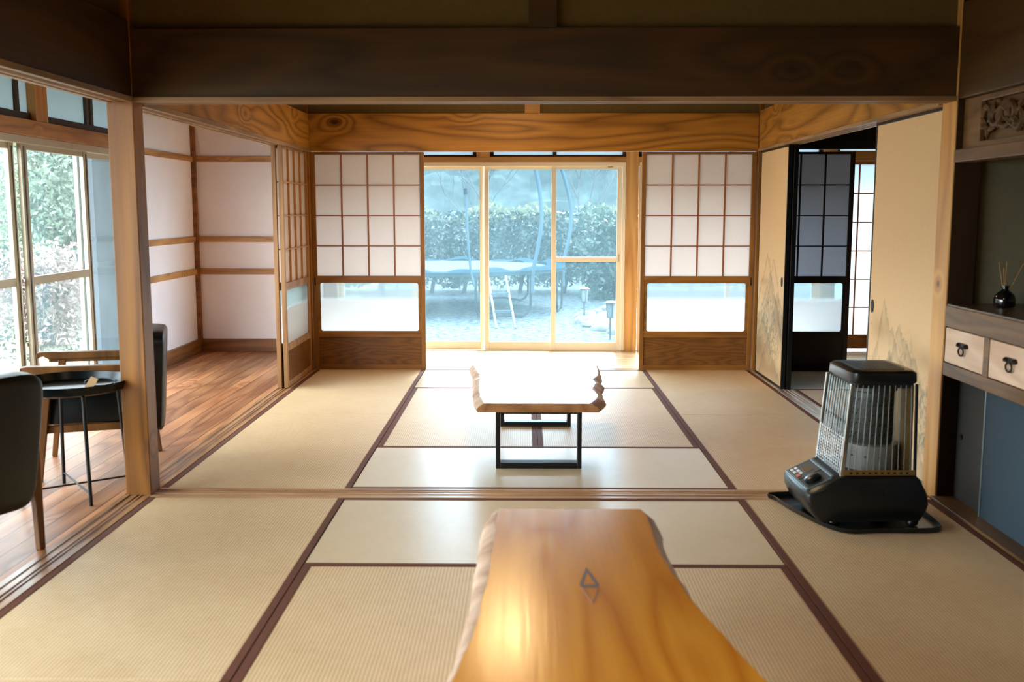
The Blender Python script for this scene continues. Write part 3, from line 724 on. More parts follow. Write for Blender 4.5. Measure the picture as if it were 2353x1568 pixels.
# ------------------------------------------------------------------ built-in cabinet and alcove (right)
at = (1.95, 3.6, 0)
cab = thing('built_in_cabinet', 'low built-in wooden cabinet with pale drawers and blue doors', 'cabinet', at)
Y0c, Y1c = 1.2, 4.494
B(1.884, 2.80, Y0c, Y1c, .796, .888).build('counter_front_board', M['cab'], cab, at, .003)
B(1.890, 2.80, Y0c, Y1c, .888, .896).build('counter_top', M['cabtop'], cab, at)
B(1.887, 1.96, Y0c, Y1c, .575, .632).build('lower_rail', M['cab'], cab, at, .003)
B(1.90, 2.80, Y0c, Y1c, .5755, .795).build('carcass', M['cab'], cab, at)
B(1.862, 1.99, Y0c, Y1c, -.03, .012).build('floor_track', M['cab'], cab, at, .002)
ys = [(4.105, 4.486), (3.675, 4.056), (3.245, 3.626), (2.8, 3.2)]
for i, (a, b) in enumerate(ys):
    d = B(1.889, 1.90, a, b, .637, .791).build('drawer', M['drawer'], cab, at, .002)
    yc = (a+b)/2
    h = MB().box(1.880, 1.889, yc-.030, yc+.030, .722, .742)
    for s_ in (-1, 1): h.lathe([(.004, 0), (.012, .004), (.013, .010), (.008, .018), (.003, .02)], (1.882, yc+s_*.034, .722), 12)
    pts = [(1.877, yc+math.sin(t)*.024, .706+.018*math.cos(t)) for t in np.linspace(0, 2*PI, 18, endpoint=False)]
    h.tube(pts, .0042, 6, closed=True)
    h.build('drop_handle', M['iron'], d, at, smooth=True)
    B(1.886, 1.905, b+.0005, b+.048, .633, .795).build('divider', M['cab'], cab, at) if i else None
B(1.944, 1.962, 3.2, 4.172, .012, .575).build('sliding_door', M['blue'], cab, at)['label'] = 'blue-grey paper sliding door with bright edge'
MB().box(1.941, 1.964, 4.172, 4.182, .012, .575).box(1.941, 1.944, 3.2, 4.172, .565, .575).build('metal_edge', M['htrim'], cab, at)
B(1.966, 1.980, 3.9, 4.49, .012, .575).build('sliding_door', M['blue2'], cab, at)['label'] = 'dark grey-brown sliding door near the post'
pl = MB().lathe([(.006, 0), (.013, .001), (.014, .004), (.010, .004)], (0, 0, 0), 16)
for v in pl.bm.verts: v.co = Vector((1.966-v.co.z, 4.44+v.co.x, .30+v.co.y))
pl.build('finger_pull', M['iron'], cab, at)
struct('wall_alcove_side', B(2.0, 2.9, 4.535, 4.60, -.03, CZ), M['alcove'], 'greenish plaster side wall inside the alcove', 'wall')
struct('wall_alcove_back', B(2.80, 2.9, -1.1, 4.535, -.03, CZ), M['alcove'], 'plaster back wall of the alcove', 'wall')
struct('trim_alcove_ledge', B(1.884, 1.975, -1.0, 4.494, 1.519, 1.573), M['cab'], 'brown wooden ledge rail across the alcove top', 'rail', .003)
struct('trim_beam_right_near', B(1.890, 1.99, -1.0, 4.494, 1.792, 2.2), M['beamshadeY'], 'dark beam above the carved panel', 'beam', .003)
struct('wall_right_upper_near', B(1.92, 1.96, -1.0, 4.494, 2.2, CZ), M['plaster'], 'dark plaster above right near beam', 'wall')
struct('wall_alcove_ceiling', B(1.97, 2.85, -1.0, 4.535, 1.80, 1.84), M['dark'], 'dark ceiling of the alcove', 'ceiling')
at = (1.95, 3.7, 1.573)
rn = thing('carved_transom', 'carved wooden transom panel of scrolling leaves over the alcove', 'carving', at)
MB().box(1.918, 1.94, 4.33, 4.494, 1.574, 1.79).box(1.918, 1.94, 2.5, 4.33, 1.574, 1.600).box(1.918, 1.94, 2.5, 4.33, 1.765, 1.79).build('frame', M['cab'], rn, at, .003)
B(1.945, 1.955, 2.5, 4.33, 1.60, 1.765).build('ground_board', M['carve'], rn, at)
cv = MB(); r_ = random.Random(5)
y = 4.28
while y > 2.9:
    sgn = r_.choice((-1, 1)); zc = 1.682+sgn*.016; R = .05+r_.random()*.018
    pts = []; t0 = r_.random()*6
    for k in range(22):
        u = k/21; rr = R*(1-u*.82); a = t0+u*sgn*7.5
        pts.append((1.938-.012*math.sin(u*PI), y+rr*math.cos(a), zc+rr*math.sin(a)*.95))
    cv.tube(pts, [.004+.010*math.sin(PI*min(1, .15+k/24)) for k in range(22)], 6)
    for q in range(4):
        a = r_.random()*6.28; c = Vector((1.935, y+.05*math.cos(a), 1.682+.05*math.sin(a)))
        d = Vector((0, math.cos(a+.6), math.sin(a+.6)))*.036
        cv.tube([c-d, c-d*.3+Vector((-.008, 0, 0)), c+d*.4+Vector((-.006, 0, 0)), c+d], [.002, .013, .010, .001], 6)
    y -= .068
for v in cv.bm.verts: v.co.z = min(1.764, max(1.601, v.co.z))
cv.build('scroll_carving', M['carve'], rn, at, smooth=True)

# reed diffuser
at = (2.062, 4.32, .8965)
rd = thing('reed_diffuser', 'black glass reed diffuser bottle standing on the cabinet counter', 'diffuser', at)
MB().lathe([(.030, 0), (.040, .003), (.044, .015), (.044, .034), (.040, .050), (.028, .064), (.016, .072), (.013, .078), (.013, .086), (.018, .088), (.018, .094), (.011, .094), (.010, .08)], at, 36).build('bottle', M['bottle'], rd, at, smooth=True)
for tx, ty, z in ((-.034, .0, .195), (.004, .01, .195), (.072, .0, .188), (-.016, -.01, .17)):
    MB().tube([(at[0]-tx*.1, at[1]-ty*.1, at[2]+.02), (at[0]+tx, at[1]+ty, at[2]+z)], .0016, 6).build('reed', M['reed'], rd, at)

# ------------------------------------------------------------------ live-edge tables
def interp(pts, y):
    pts = sorted(pts)
    if y <= pts[0][0]: return pts[0][1]
    for (a, b), (c, d) in zip(pts, pts[1:]):
        if y <= c: return b+(d-b)*(y-a)/(c-a)
    return pts[-1][1]
def table(label, TL, BL, TR, BR, y0, y1, zt, zb, slab, legs, n, rough_amp, knot=None, grp='live edge slab tables'):
    cx = (interp(TL, (y0+y1)/2)+interp(TR, (y0+y1)/2))/2; cy = (y0+y1)/2; at = (cx, cy, 0)
    r = thing('low_table', label, 'table', at, 0, grp)
    mb = MB(); rings = []
    rr = random.Random(int(y0*100))
    ph = [rr.random()*6 for _ in range(8)]
    for i in range(n+1):
        y = y0+(y1-y0)*i/n
        def wob(p, q): return rough_amp*(math.sin(y*19+ph[p])+.6*math.sin(y*41+ph[q])+.4*math.sin(y*83+ph[p]))
        tl, bl, tr_, br = interp(TL, y)+wob(0, 1), interp(BL, y)+wob(2, 3), interp(TR, y)+wob(4, 5), interp(BR, y)+wob(6, 7)
        rings.append([(tl, y, zt), (tl+.25*(bl-tl)-.002, y, zt-.006), (tl+.7*(bl-tl)+wob(1, 2)-.002, y, zt-.4*(zt-zb)), (bl, y, zt-.75*(zt-zb)), (bl+.006, y, zb),
                      (br-.006, y, zb), (br, y, zt-.75*(zt-zb)), (tr_+.7*(br-tr_)+wob(3, 5)+.002, y, zt-.4*(zt-zb)), (tr_+.25*(br-tr_)+.002, y, zt-.006), (tr_, y, zt)])
    mb.loft(rings)
    bm = mb.bm; bm.faces.ensure_lookup_table()
    for f in bm.faces:
        c = f.calc_center_median()
        nrm = f.normal if f.normal.length else Vector((0, 0, 1))
        f.normal_update()
        if abs(f.normal.z) < .93 and abs(f.normal.y) < .9: f.material_index = 1
    o = mb.build('slab', [slab, M['bark']], r, at, smooth=False)
    for f in o.data.polygons: f.use_smooth = f.material_index == 1
    for (lx0, lx1, ly, w, d) in legs:
        t = .0225
        f = MB().box(lx0, lx0+t, ly, ly+d, 0, zb).box(lx1-t, lx1, ly, ly+d, 0, zb).box(lx0+t, lx1-t, ly, ly+d, 0, .030).box(lx0+t, lx1-t, ly, ly+d, zb-.018, zb)
        f.build('steel_leg', M['steel'], r, at, .003)
    if len(legs) > 1:
        xm_ = (legs[0][0]+legs[0][1])/2
    return r, at
r, at_ = table('small slab table with black steel loop legs, centre of far room',
      [(6.223, -.322), (5.9, -.272), (5.78, -.232), (5.70, -.252), (5.479, -.252), (5.15, -.232), (4.96, -.200)],
      [(6.248, -.350), (5.934, -.313), (5.551, -.290), (5.154, -.270), (4.93, -.238)],
      [(6.18, .452), (5.829, .434), (5.68, .388), (5.56, .402), (5.36, .366), (5.2, .388), (5.08, .372), (4.97, .328)],
      [(6.2, .468), (5.9, .462), (5.717, .446), (5.6, .456), (5.426, .428), (5.235, .420), (5.1, .425), (4.93, .376)],
      4.955, 6.21, .348, .302, M['slab2'], [(-.146, .293, 5.0, .44, .07), (-.146, .284, 6.0, .44, .07)], 70, .0018)
n1 = [(3.151, -.082), (3.005, -.087), (2.734, -.09), (2.485, -.097), (2.26, -.110), (2.122, -.122), (1.947, -.148), (1.6, -.20), (1.2, -.25)]
n2 = [(3.17, -.105), (3.08, -.130), (2.848, -.134), (2.557, -.137), (2.318, -.141), (2.155, -.150), (1.95, -.168), (1.6, -.215), (1.2, -.265)]
n3 = [(3.152, .375), (3.08, .392), (2.95, .386), (2.803, .380), (2.566, .396), (2.364, .42), (2.215, .446), (2.055, .479), (1.955, .50), (1.6, .55), (1.2, .58)]
n4 = [(3.17, .385), (3.10, .420), (2.95, .423), (2.854, .412), (2.628, .418), (2.4, .432), (2.2, .456), (2.0, .495), (1.6, .565), (1.2, .60)]
r, at_ = table('long honey-coloured slab table with an eye-shaped knot, nearest the viewer', n1, n2, n3, n4, 1.2, 3.155, .350, .305, M['slab1'],
      [(-.06, .40, 2.9, .44, .07), (-.08, .46, 1.4, .44, .07)], 60, .0015)
# eye-shaped knot
k = MB(); cx, cy = .169, 2.50
hf = [(.0, .118), (.005, .092), (.013, .055), (.020, .02), (.0245, -.008), (.0215, -.030)]
hi = [(.0, .076), (.003, .062), (.008, .036), (.012, .012), (.0155, -.004), (.0150, -.010)]
O_ = hf+[(-a, b) for a, b in hf[:0:-1]]; I_ = hi+[(-a, b) for a, b in hi[:0:-1]]; NK = len(O_)
z = .3503
V0 = [k.bm.verts.new((cx+a, cy+b, z)) for a, b in O_]; V1 = [k.bm.verts.new((cx+a, cy+b, z)) for a, b in I_]
for q in range(NK): k.bm.faces.new((V0[q], V0[(q+1) % NK], V1[(q+1) % NK], V1[q]))
k2 = MB()
for s_ in (-1, 1): k2.tube([(cx+s_*.021, cy-.030, z-.0004), (cx+s_*.012, cy-.08, z-.0004), (cx, cy-.135, z-.0004)], .0016, 4)  # faint V-shaped reflection below the knot, drawn as brown lines
k2.build('knot_reflection', M['knotrefl'], r, at_)
k.build('knot', M['knot'], r, at_)

# ------------------------------------------------------------------ lounge chairs
def rounded_slab(mb, p0, p1, w0, w1, t, n=10):
    """upholstered panel from p0 (bottom) to p1 (top) in x-z, width along y"""
    p0, p1 = Vector(p0), Vector(p1); d = (p1-p0).normalized(); nrm = Vector((d.z, 0, -d.x))
    L = (p1-p0).length; rings = []
    for s_, ins in ((-1, .02), (-.8, .004), (-.3, 0), (.3, 0), (.8, .004), (1, .02)):
        ring = []
        for q in range(40):
            a = 2*PI*q/40; ca, sa = math.cos(a), math.sin(a)
            e = .28
            u = math.copysign(abs(ca)**e, ca); v = math.copysign(abs(sa)**e, sa)
            h = (v+1)/2; w = (w0+(w1-w0)*h)/2-ins
            ring.append(p0+d*(h*(L-2*ins)+ins)+Vector((0, u*w, 0))+nrm*(s_*t/2))
        rings.append(ring)
    mb.loft(rings)
def armchair(label, loc, rz):
    r = thing('lounge_chair', label, 'chair', loc, rz, 'wooden lounge chairs with black leather')
    W = .27
    for s in (-1, 1):
        MB().bar((.30, s*W, 0), (.235, s*W, .525), .026, .030, (0, 1, 0), .036, .052).build('leg', M['chairwood'], r, None, .004)
        MB().bar((-.235, s*.235, 0), (-.175, s*W, .525), .026, .028, (0, 1, 0), .036, .045).build('leg', M['chairwood'], r, None, .004)
        m = MB()
        prof = [(.36, .535), (.355, .562), (.33, .566), (-.16, .556), (-.21, .545), (-.20, .528), (.30, .532), (.325, .545)]
        rings = []
        for yy, k_ in ((-.028, .0), (-.024, .003), (.024, .003), (.028, 0)):
            rings.append([(x, s*W+yy, z+(k_ if z > .54 else -k_)) for x, z in prof])
        m.loft(rings)
        m.bar((.30, s*W, .522), (-.19, s*W, .516), .030, .020)
        m.build('armrest', M['chairwood'], r, None, .002)
    m = MB().bar((.27, -W+.02, .255), (.27, W-.02, .255), .022, .04).bar((-.13, -.22, .25), (-.13, .22, .25), .022, .04)
    for s in (-1, 1): m.bar((.27, s*(W-.01), .253), (-.22, s*(W-.03), .250), .022, .036)
    m.build('seat_rail', M['chairwood'], r, None, .003)
    m = MB(); rings = []
    for z, ins in ((.268, .012), (.278, 0), (.395, 0), (.412, .012), (.424, .045), (.430, .12)):
        ring = []
        for q in range(36):
            a = 2*PI*q/36; e = .25; ca, sa = math.cos(a), math.sin(a)
            ring.append((.055+math.copysign(abs(ca)**e, ca)*(.235-ins), math.copysign(abs(sa)**e, sa)*(.250-ins), z))
        rings.append(ring)
    m.loft(rings); m.build('seat_cushion', M['leather'], r, smooth=True)
    m = MB(); rounded_slab(m, (-.215, 0, .19), (-.245, 0, .712), .41, .52, .12); m.build('back_cushion', M['leather'], r, smooth=True)
    return r
def ang(fx, fy): return math.atan2(fy, fx)
armchair('black leather lounge chair partly hidden behind the knotty post', (-2.153, 5.07, .0), ang(-.95, -.31))
armchair('black leather lounge chair at the bottom left, seen from behind', (-2.195, 3.635, .0), ang(-.9, .43))

# side table
at = (-2.08, 4.51, 0)
st = thing('side_table', 'round black metal tray side table between the two lounge chairs', 'table', at)
MB().lathe([(.010, .500), (.232, .500), (.243, .506), (.255, .540), (.258, .541), (.258, .538), (.248, .503), (.236, .496), (.010, .496)], at, 64).build('tray', M['traymetal'], st, at, smooth=True)
for k_, a in enumerate((128, 308, 38, 218)):
    a = math.radians(a); c, s_ = math.cos(a), math.sin(a)
    MB().tube([(at[0]+c*.238, at[1]+s_*.238, 0), (at[0]+c*.205, at[1]+s_*.205, .497)], .0085, 10).build('leg', M['steel'], st, at, smooth=True)
mb = MB()
for a in (128, 38):
    a = math.radians(a); c, s_ = math.cos(a), math.sin(a)
    mb.tube([(at[0]+c*.236, at[1]+s_*.236, .050+.004*(a > 1)), (at[0]-c*.236, at[1]-s_*.236, .050+.004*(a > 1))], .0045, 8)
mb.build('cross_brace', M['steel'], st, at, smooth=True)
MB().tube([(at[0]+.175+.07*math.cos(t), at[1]-.09+.028*math.sin(t), .545+.012*math.sin(t)) for t in np.linspace(.3, 5.9, 18)], .0035, 6).build('tray_handle', M['steel'], st, at, smooth=True)
B(-.017, .017, -.001, .001, -.028, .028).build('tan_tag', M['tan'], st)
tg = bpy.data.objects[[o.name for o in bpy.data.objects if o.name.startswith('tan_tag')][-1]]
tg.location = (.155, -.135, .548); tg.rotation_euler = (math.radians(-35), math.radians(22), 0)

# ------------------------------------------------------------------ kerosene heater
hp = (1.452, 4.235, 0)
ht = thing('kerosene_heater', 'black kerosene heater with rod guard standing on the mats', 'heater', hp, math.radians(1.5))
def rrect(x0, x1, y0, y1, r, z, n=5):
    pts = []
    for cx, cy, a in ((x1-r, y1-r, 0), (x0+r, y1-r, 90), (x0+r, y0+r, 180), (x1-r, y0+r, 270)):
        for k in range(n+1):
            t = math.radians(a+90*k/n); pts.append((cx+r*math.cos(t), cy+r*math.sin(t), z))
    return pts
# drip tray: rounded, rim
def trayring(o, z):
    pts = []
    P = [(-.285, .275), (-.31, .19), (-.27, -.02), (-.17, -.255), (.0, -.268), (.21, -.265), (.265, -.20), (.275, .1), (.24, .275)]
    m = len(P); cx = 0; cy = 0
    for i in range(m):                                   # smooth by Catmull-Rom
        p0, p1, p2, p3 = P[i-1], P[i], P[(i+1) % m], P[(i+2) % m]
        for k in range(5):
            t = k/5
            q = [.5*((2*p1[j])+(-p0[j]+p2[j])*t+(2*p0[j]-5*p1[j]+4*p2[j]-p3[j])*t*t+(-p0[j]+3*p1[j]-3*p2[j]+p3[j])*t**3) for j in (0, 1)]
            L = math.hypot(*q); pts.append((q[0]*(1-o/L), q[1]*(1-o/L), z))
    return pts
MB().loft([trayring(.03, .002), trayring(.008, .004), trayring(0, .024), trayring(.004, .026), trayring(.014, .008), trayring(.05, .007)]).build('drip_tray', M['hcap'], ht, smooth=True)
# body: side profile swept across with rounded plan
prof = [(-.235, .030), (-.262, .060), (-.283, .105), (-.286, .135), (-.276, .150), (-.15, .212), (-.12, .216), (.17, .216), (.185, .205), (.215, .150), (.225, .10), (.215, .065), (.19, .03)]
rings = []
for yy, sc, dz in ((-.19, .93, -.008), (-.183, .975, -.002), (-.165, .995, 0), (-.08, 1.012, 0), (0, 1.018, 0), (.08, 1.012, 0), (.165, .995, 0), (.183, .975, -.002), (.19, .93, -.008)):
    rings.append([(x*sc, yy, z+(dz if z > .1 else 0)) for x, z in prof])
MB().loft(rings).build('body', M['hbody'], ht, smooth=True)
for (x, y) in ((-.17, -.15), (.16, -.15), (-.17, .15), (.16, .15)):
    MB().lathe([(.012, -.026), (.024, -.022), (.026, -.01), (.02, .006)], (x, y*1.12, .034), 16).build('foot', M['hcap'], ht, smooth=True)
v = MB()
for q in range(4): v.box(-.075, .03, -.1925, -.188, .188-q*.014, .1905-q*.014)
sv_ = v.build('side_vent', M['hdark'], ht)
v = MB()
for q in range(4): v.lathe([(.002, -.002), (.004, 0), (.002, .002)], (.037, -.191, .189-q*.014), 10)
v.build('vent_rivet', M['chrome'], sv_)
# control panel in slope frame: u along slope (0 low front .. L), w = -y..+y
n0 = Vector((-.276, 0, .152)); n1_ = Vector((-.155, 0, .2105)); du = (n1_-n0).normalized(); L_ = (n1_-n0).length
nn = Vector((-du.z, 0, du.x))
if nn.z < 0: nn = -nn
def slope(mb, u0, u1, y0, y1, h0, h1):
    c = [n0+du*u+nn*h+Vector((0, y, 0)) for h in (h0, h1) for y in (y0, y1) for u in (u0, u1)]
    vs = [mb.bm.verts.new(p) for p in c]
    for f in ((0, 2, 3, 1), (4, 5, 7, 6), (0, 1, 5, 4), (2, 6, 7, 3), (0, 4, 6, 2), (1, 3, 7, 5)): mb.bm.faces.new([vs[i] for i in f])
    return mb
m = MB()
slope(m, -.004, .010, -.15, .16, -.004, .006); slope(m, L_-.018, L_-.006, -.13, .16, -.004, .005); slope(m, .01, L_-.018, .155, .162, -.004, .005); slope(m, .01, L_-.018, -.145, -.138, -.004, .003)
m.build('panel_rim', M['htrim'], ht, bevel=.002)
bp_ = slope(MB(), .010, L_-.018, .0, .155, -.004, .003).build('button_panel', M['hburn'], ht)
dr_ = slope(MB(), .012, L_-.018, -.138, -.002, -.004, .0015).build('dial_recess', M['hdark'], ht)
slope(MB(), .055, .092, .03, .12, .002, .0045).build('display', M['hlcd'], bp_)
for u0, yy in ((.016, .118), (.034, .118), (.016, .078), (.034, .078), (.034, .040)):
    slope(MB(), u0, u0+.012, yy, yy+.026, .003, .006).build('button', M['hbtn'], bp_, bevel=.001)
slope(MB(), .014, .030, .022, .052, .003, .007).build('red_button', M['hred'], bp_, bevel=.001)
kn = MB().lathe([(.034, 0), (.036, .004), (.034, .016), (.030, .019), (.004, .019)], (0, 0, 0), 28)
rot = Vector((0, 0, 1)).rotation_difference(nn).to_matrix()
for v_ in kn.bm.verts: v_.co = n0+du*.055+nn*.001+Vector((0, -.07, 0))+rot@v_.co
kn.build('dial_knob', M['hcap'], dr_, smooth=True)
# base plate, cap
bz = .216
MB().loft([rrect(-.142, .172, -.170, .170, .02, bz-.002), rrect(-.142, .172, -.170, .170, .02, bz+.004)]).build('column_base', M['hdark'], ht)
p = MB(); p.box(-.135, .165, -.168, -.165, bz+.002, bz+.026); bs_ = p.build('brass_strip', M['hgold'], ht)
v = MB()
for q in range(10): v.box(-.108+q*.026, -.098+q*.026, -.1695, -.167, bz+.010, bz+.018)
v.build('strip_hole', M['hdark'], bs_)
cap = [rrect(-.106, .160, -.162, .162, .03, .604), rrect(-.110, .165, -.166, .166, .035, .612), rrect(-.108, .163, -.164, .164, .035, .646), rrect(-.098, .153, -.154, .154, .04, .656), rrect(-.075, .13, -.13, .13, .035, .657)]
MB().loft(cap).build('top_cap', M['hcap'], ht, smooth=True)
m = MB().loft([rrect(-.07, .125, -.125, .125, .03, .6575), rrect(-.07, .125, -.125, .125, .03, .659)]); tp_ = m.build('top_plate', M['hburn'], ht)
m = MB()
for q in range(11): m.box(-.055+q*.017, -.050+q*.017, -.11, .11, .659, .6605)
m.build('top_slot', M['hdark'], tp_)
MB().loft([rrect(-.10, .155, -.155, .155, .03, .585), rrect(-.10, .155, -.155, .155, .03, .606)]).build('upper_collar', M['hdark'], ht)
# guard rods
def lerp(a, b, t): return a+(b-a)*t
for s in (-1, 1):
    for q in range(11):
        t = (q+.7)/11.4
        MB().tube([(lerp(-.132, .163, t), s*.163, bz), (lerp(-.102, .152, t), s*.156, .596)], .0024, 6).build('guard_rod', M['hglass'], ht, smooth=True)
for q in range(9):
    t = (q+.8)/9.6
    MB().tube([(-.140, lerp(-.150, .150, t), bz+.02), (-.108, lerp(-.145, .145, t), .598)], .0026, 6).build('guard_rod', M['hglass'], ht, smooth=True)
for s in (-1, 1):
    MB().bar((-.138, s*.160, bz-.004), (-.106, s*.154, .602), .020, .012, (0, 1, 0)).build('corner_column', M['chrome'], ht, bevel=.004)
    MB().bar((.166, s*.160, bz-.004), (.158, s*.154, .602), .012, .012, (0, 1, 0)).build('corner_column', M['hcap'], ht, bevel=.003)
g = MB()
for q in range(12):
    z = bz+.012+q*.0132
    x = lerp(-.146, -.131, (z-bz)/.16)
    g.tube([(x-.002*(k % 2), lerp(-.140, .150, k/18), z+.002*(k % 2)) for k in range(19)], .0022, 5)
for q in range(13):
    yy = lerp(-.140, .150, q/12); g.tube([(-.146, yy, bz+.008), (-.1315, yy, bz+.164)], .0014, 4)
g.build('wire_mesh_guard', M['chrome'], ht, smooth=True)
# burner
bc = (.035, 0, 0)
bb_ = MB().lathe([(.112, .218), (.112, .30), (.106, .325), (.085, .33)], bc, 40).build('burner_base', M['hwhite'], ht, smooth=True)
bcyl = MB().lathe([(.085, .328), (.088, .335), (.088, .55), (.10, .556), (.10, .585)], bc, 40).build('burner_cylinder', M['hburn'], ht, smooth=True)
v = MB()
for rz_ in range(9):
    for q in range(22):
        a = 2*PI*(q+.5*(rz_ % 2))/22; z = .35+rz_*.021
        c = Vector((bc[0]+.0888*math.cos(a), .0888*math.sin(a), z)); tdir = Vector((-math.sin(a), math.cos(a), 0))
        v.bar(c-tdir*.006-Vector((0, 0, .006)), c+tdir*.006+Vector((0, 0, .006)), .004, .003, (math.cos(a), math.sin(a), 0))
v.build('burner_slots', M['hdark'], bcyl)
v = MB()
for q in range(12):
    a = 2*PI*q/12; v.lathe([(.001, -.005), (.005, 0), (.001, .005)], (bc[0]+.112*math.cos(a), .112*math.sin(a), .28), 8)
v.build('burner_base_hole', M['hdark'], bb_)
MB().loft([[(.150, -.14, .222), (.160, -.14, .222), (.160, .14, .222), (.150, .14, .222)], [(.143, -.14, .59), (.153, -.14, .59), (.153, .14, .59), (.143, .14, .59)]]).build('reflector', M['hgold'], ht)

# ------------------------------------------------------------------ outdoors
GZ = -.45
struct('ground_gravel', MB().box(-14, 14, 9.6, 34, GZ-.1, GZ), M['gravel'], 'pale gravel yard beyond the far glass doors', 'ground')
struct('ground_lawn', MB().box(-34, WX-.3, -14, 34, GZ-.12, GZ+.004), M['soil'], 'patchy lawn beyond the side veranda windows', 'ground')
struct('ground_foundation', MB().box(WX-.1, 4.3, -1.4, 9.5, GZ-.05, -.121), M['stone'], 'foundation under the house', 'ground')
tag(B(WX-.42, WX-.38, 8.02, 9.3, -.2, 2.2).build('shutter_box', M['shutter']), 'grey boarded shutter box outside the side window', 'shutter box')
sb = bpy.data.objects['shutter_box']
for z in (.855, 1.06, 1.72): B(WX-.38, WX-.372, 8.02, 9.3, z, z+.045).build('band', M['shutterdk'], sb)

def leaves(name, n, centre, radii, size, mat, label, cat, shell=.55, group=None, kind=None, seed=1, gap=None, parent=None, flat=False, loc=None):
    r = np.random.default_rng(seed)
    d = r.normal(size=(n, 3)); d /= np.linalg.norm(d, axis=1)[:, None]
    if flat: d = r.uniform(-1, 1, size=(n, 3)); rad = np.ones(n)
    else: rad = (shell+(1-shell)*r.random(n))
    lump = 1+.16*np.sin(d[:, 0]*7+seed)+.14*np.sin(d[:, 1]*9+seed*2)+.12*np.sin(d[:, 2]*11)
    if flat: lump = np.ones(n)
    p = d*rad[:, None]*lump[:, None]*np.array(radii)
    if gap is not None: p = p[gap(p, r)]; n = len(p)
    p = p+np.array(centre)
    a = r.normal(size=(n, 3)); a /= np.linalg.norm(a, axis=1)[:, None]
    b = r.normal(size=(n, 3)); b -= (b*a).sum(1)[:, None]*a; b /= np.linalg.norm(b, axis=1)[:, None]
    s = size*(.6+.8*r.random(n))[:, None]
    v = np.stack([p-a*s, p+b*s*.42, p+a*s, p-b*s*.42], 1).reshape(-1, 3)
    base = np.array(loc if loc is not None else (centre[0], centre[1], GZ))
    v = v-base
    f = np.arange(4*n).reshape(-1, 4)
    me = bpy.data.meshes.new(name); me.vertices.add(4*n); me.vertices.foreach_set('co', v.ravel().astype(np.float32))
    me.loops.add(4*n); me.loops.foreach_set('vertex_index', f.ravel().astype(np.int32))
    me.polygons.add(n); me.polygons.foreach_set('loop_start', (np.arange(n)*4).astype(np.int32))
    me.polygons.foreach_set('loop_total', np.full(n, 4, dtype=np.int32)); me.update(calc_edges=True)
    me.materials.append(mat)
    o = bpy.data.objects.new(name, me); C.objects.link(o)
    if parent: o.parent = parent
    else:
        o.location = base; tag(o, label, cat, group, kind)
    return o
# hedge with pale tips
hx, hy = -1.0, 21.4
hg = thing('hedge', 'long clipped dark green hedge with pale yellow tips behind trampoline', 'hedge', (hx, hy, GZ))
leaves('foliage', 34000, (hx, hy, .50), (6.5, .75, .78), .06, M['hedge'], '', '', flat=True, parent=hg, seed=3, loc=(hx, hy, GZ),
       gap=lambda p, r: (p[:, 2] > -.55+.25*np.sin(p[:, 0]*3)) | (r.random(len(p)) < .25))
leaves('pale_tips', 5200, (hx, hy-.1, 1.30), (6.5, .55, .22), .06, M['hedgetip'], '', '', flat=True, parent=hg, seed=4, loc=(hx, hy, GZ),
       gap=lambda p, r: p[:, 2] < .12*np.sin(p[:, 0]*2.3)+.10*np.sin(p[:, 0]*5.1+1)+.06)
leaves('low_bright_leaves', 2600, (hx, hy+.9, -.12), (6.5, .2, .22), .06, M['hedgetip'], '', '', flat=True, parent=hg, seed=5, loc=(hx, hy, GZ))
st_ = MB()
for i in range(14):
    x = -7+i*.95+rng.random()*.3
    st_.tube([(x, hy, GZ), (x+.1, hy, .1), (x+.2, hy, .7)], [.05, .04, .02], 6)
st_.build('stems', M['trunk'], hg, (hx, hy, GZ))
def shrub(x, y, rx, rz, n, mat, label, size=.07, seed=1, zc=None, name='garden_bush', cat='bush', trunk=True, group=None):
    h = thing(name, label, cat, (x, y, GZ), 0, group)
    zc = GZ+rz*1.05 if zc is None else zc
    leaves('foliage', n, (x, y, zc), (rx, rx*.8, rz), size, mat, '', '', parent=h, seed=seed, loc=(x, y, GZ), shell=.45)
    if trunk:
        m = MB(); r2 = random.Random(seed)
        for q in range(5):
            a = q*1.26+r2.random(); m.tube([(x, y, GZ), (x+.08*math.cos(a), y+.08*math.sin(a), (GZ+zc)/2), (x+rx*.5*math.cos(a), y+rx*.5*math.sin(a), zc+rz*.4)], [.07, .05, .015], 6)
        m.build('trunk', M['trunk'], h, (x, y, GZ))
    return h
shrub(1.85, 19.95, 1.0, .92, 9000, M['bush'], 'grey-green bush right of trampoline behind the small lantern', .06, 11)
# bare trees
def bare_tree(x, y, h, label, seed):
    m = MB(); r2 = random.Random(seed)
    def br(p, d, L, r, k):
        q = p+d*L*.5+Vector((r2.uniform(-.1, .1), r2.uniform(-.1, .1), 0))*L; e = p+d*L
        m.tube([p, q, e], [r, r*.8, r*.6], 5, caps=False)
        if k == 0: return
        for _ in range(3 if k > 1 else 2):
            nd = (d+Vector((r2.uniform(-.8, .8), r2.uniform(-.5, .5), r2.uniform(-.1, .6)))).normalized()
            br(e if _ else q, nd, L*r2.uniform(.6, .8), r*.6, k-1)
    br(Vector((x, y, GZ)), Vector((.05, 0, 1)), h*.36, .05, 5)
    o = m.build('bare_tree', M['twig'], None, (x, y, GZ)); o.location = (x, y, GZ)
    tag(o, label, 'tree'); return o
bare_tree(1.3, 24.5, 4.2, 'pale leafless tree behind the bush, top right of glass door', 5)
bare_tree(-1.0, 27., 4.0, 'faint leafless tree on the slope above hedge centre', 8)
bare_tree(-4.6, 26., 4.2, 'leafless tree on the slope at the left', 9)
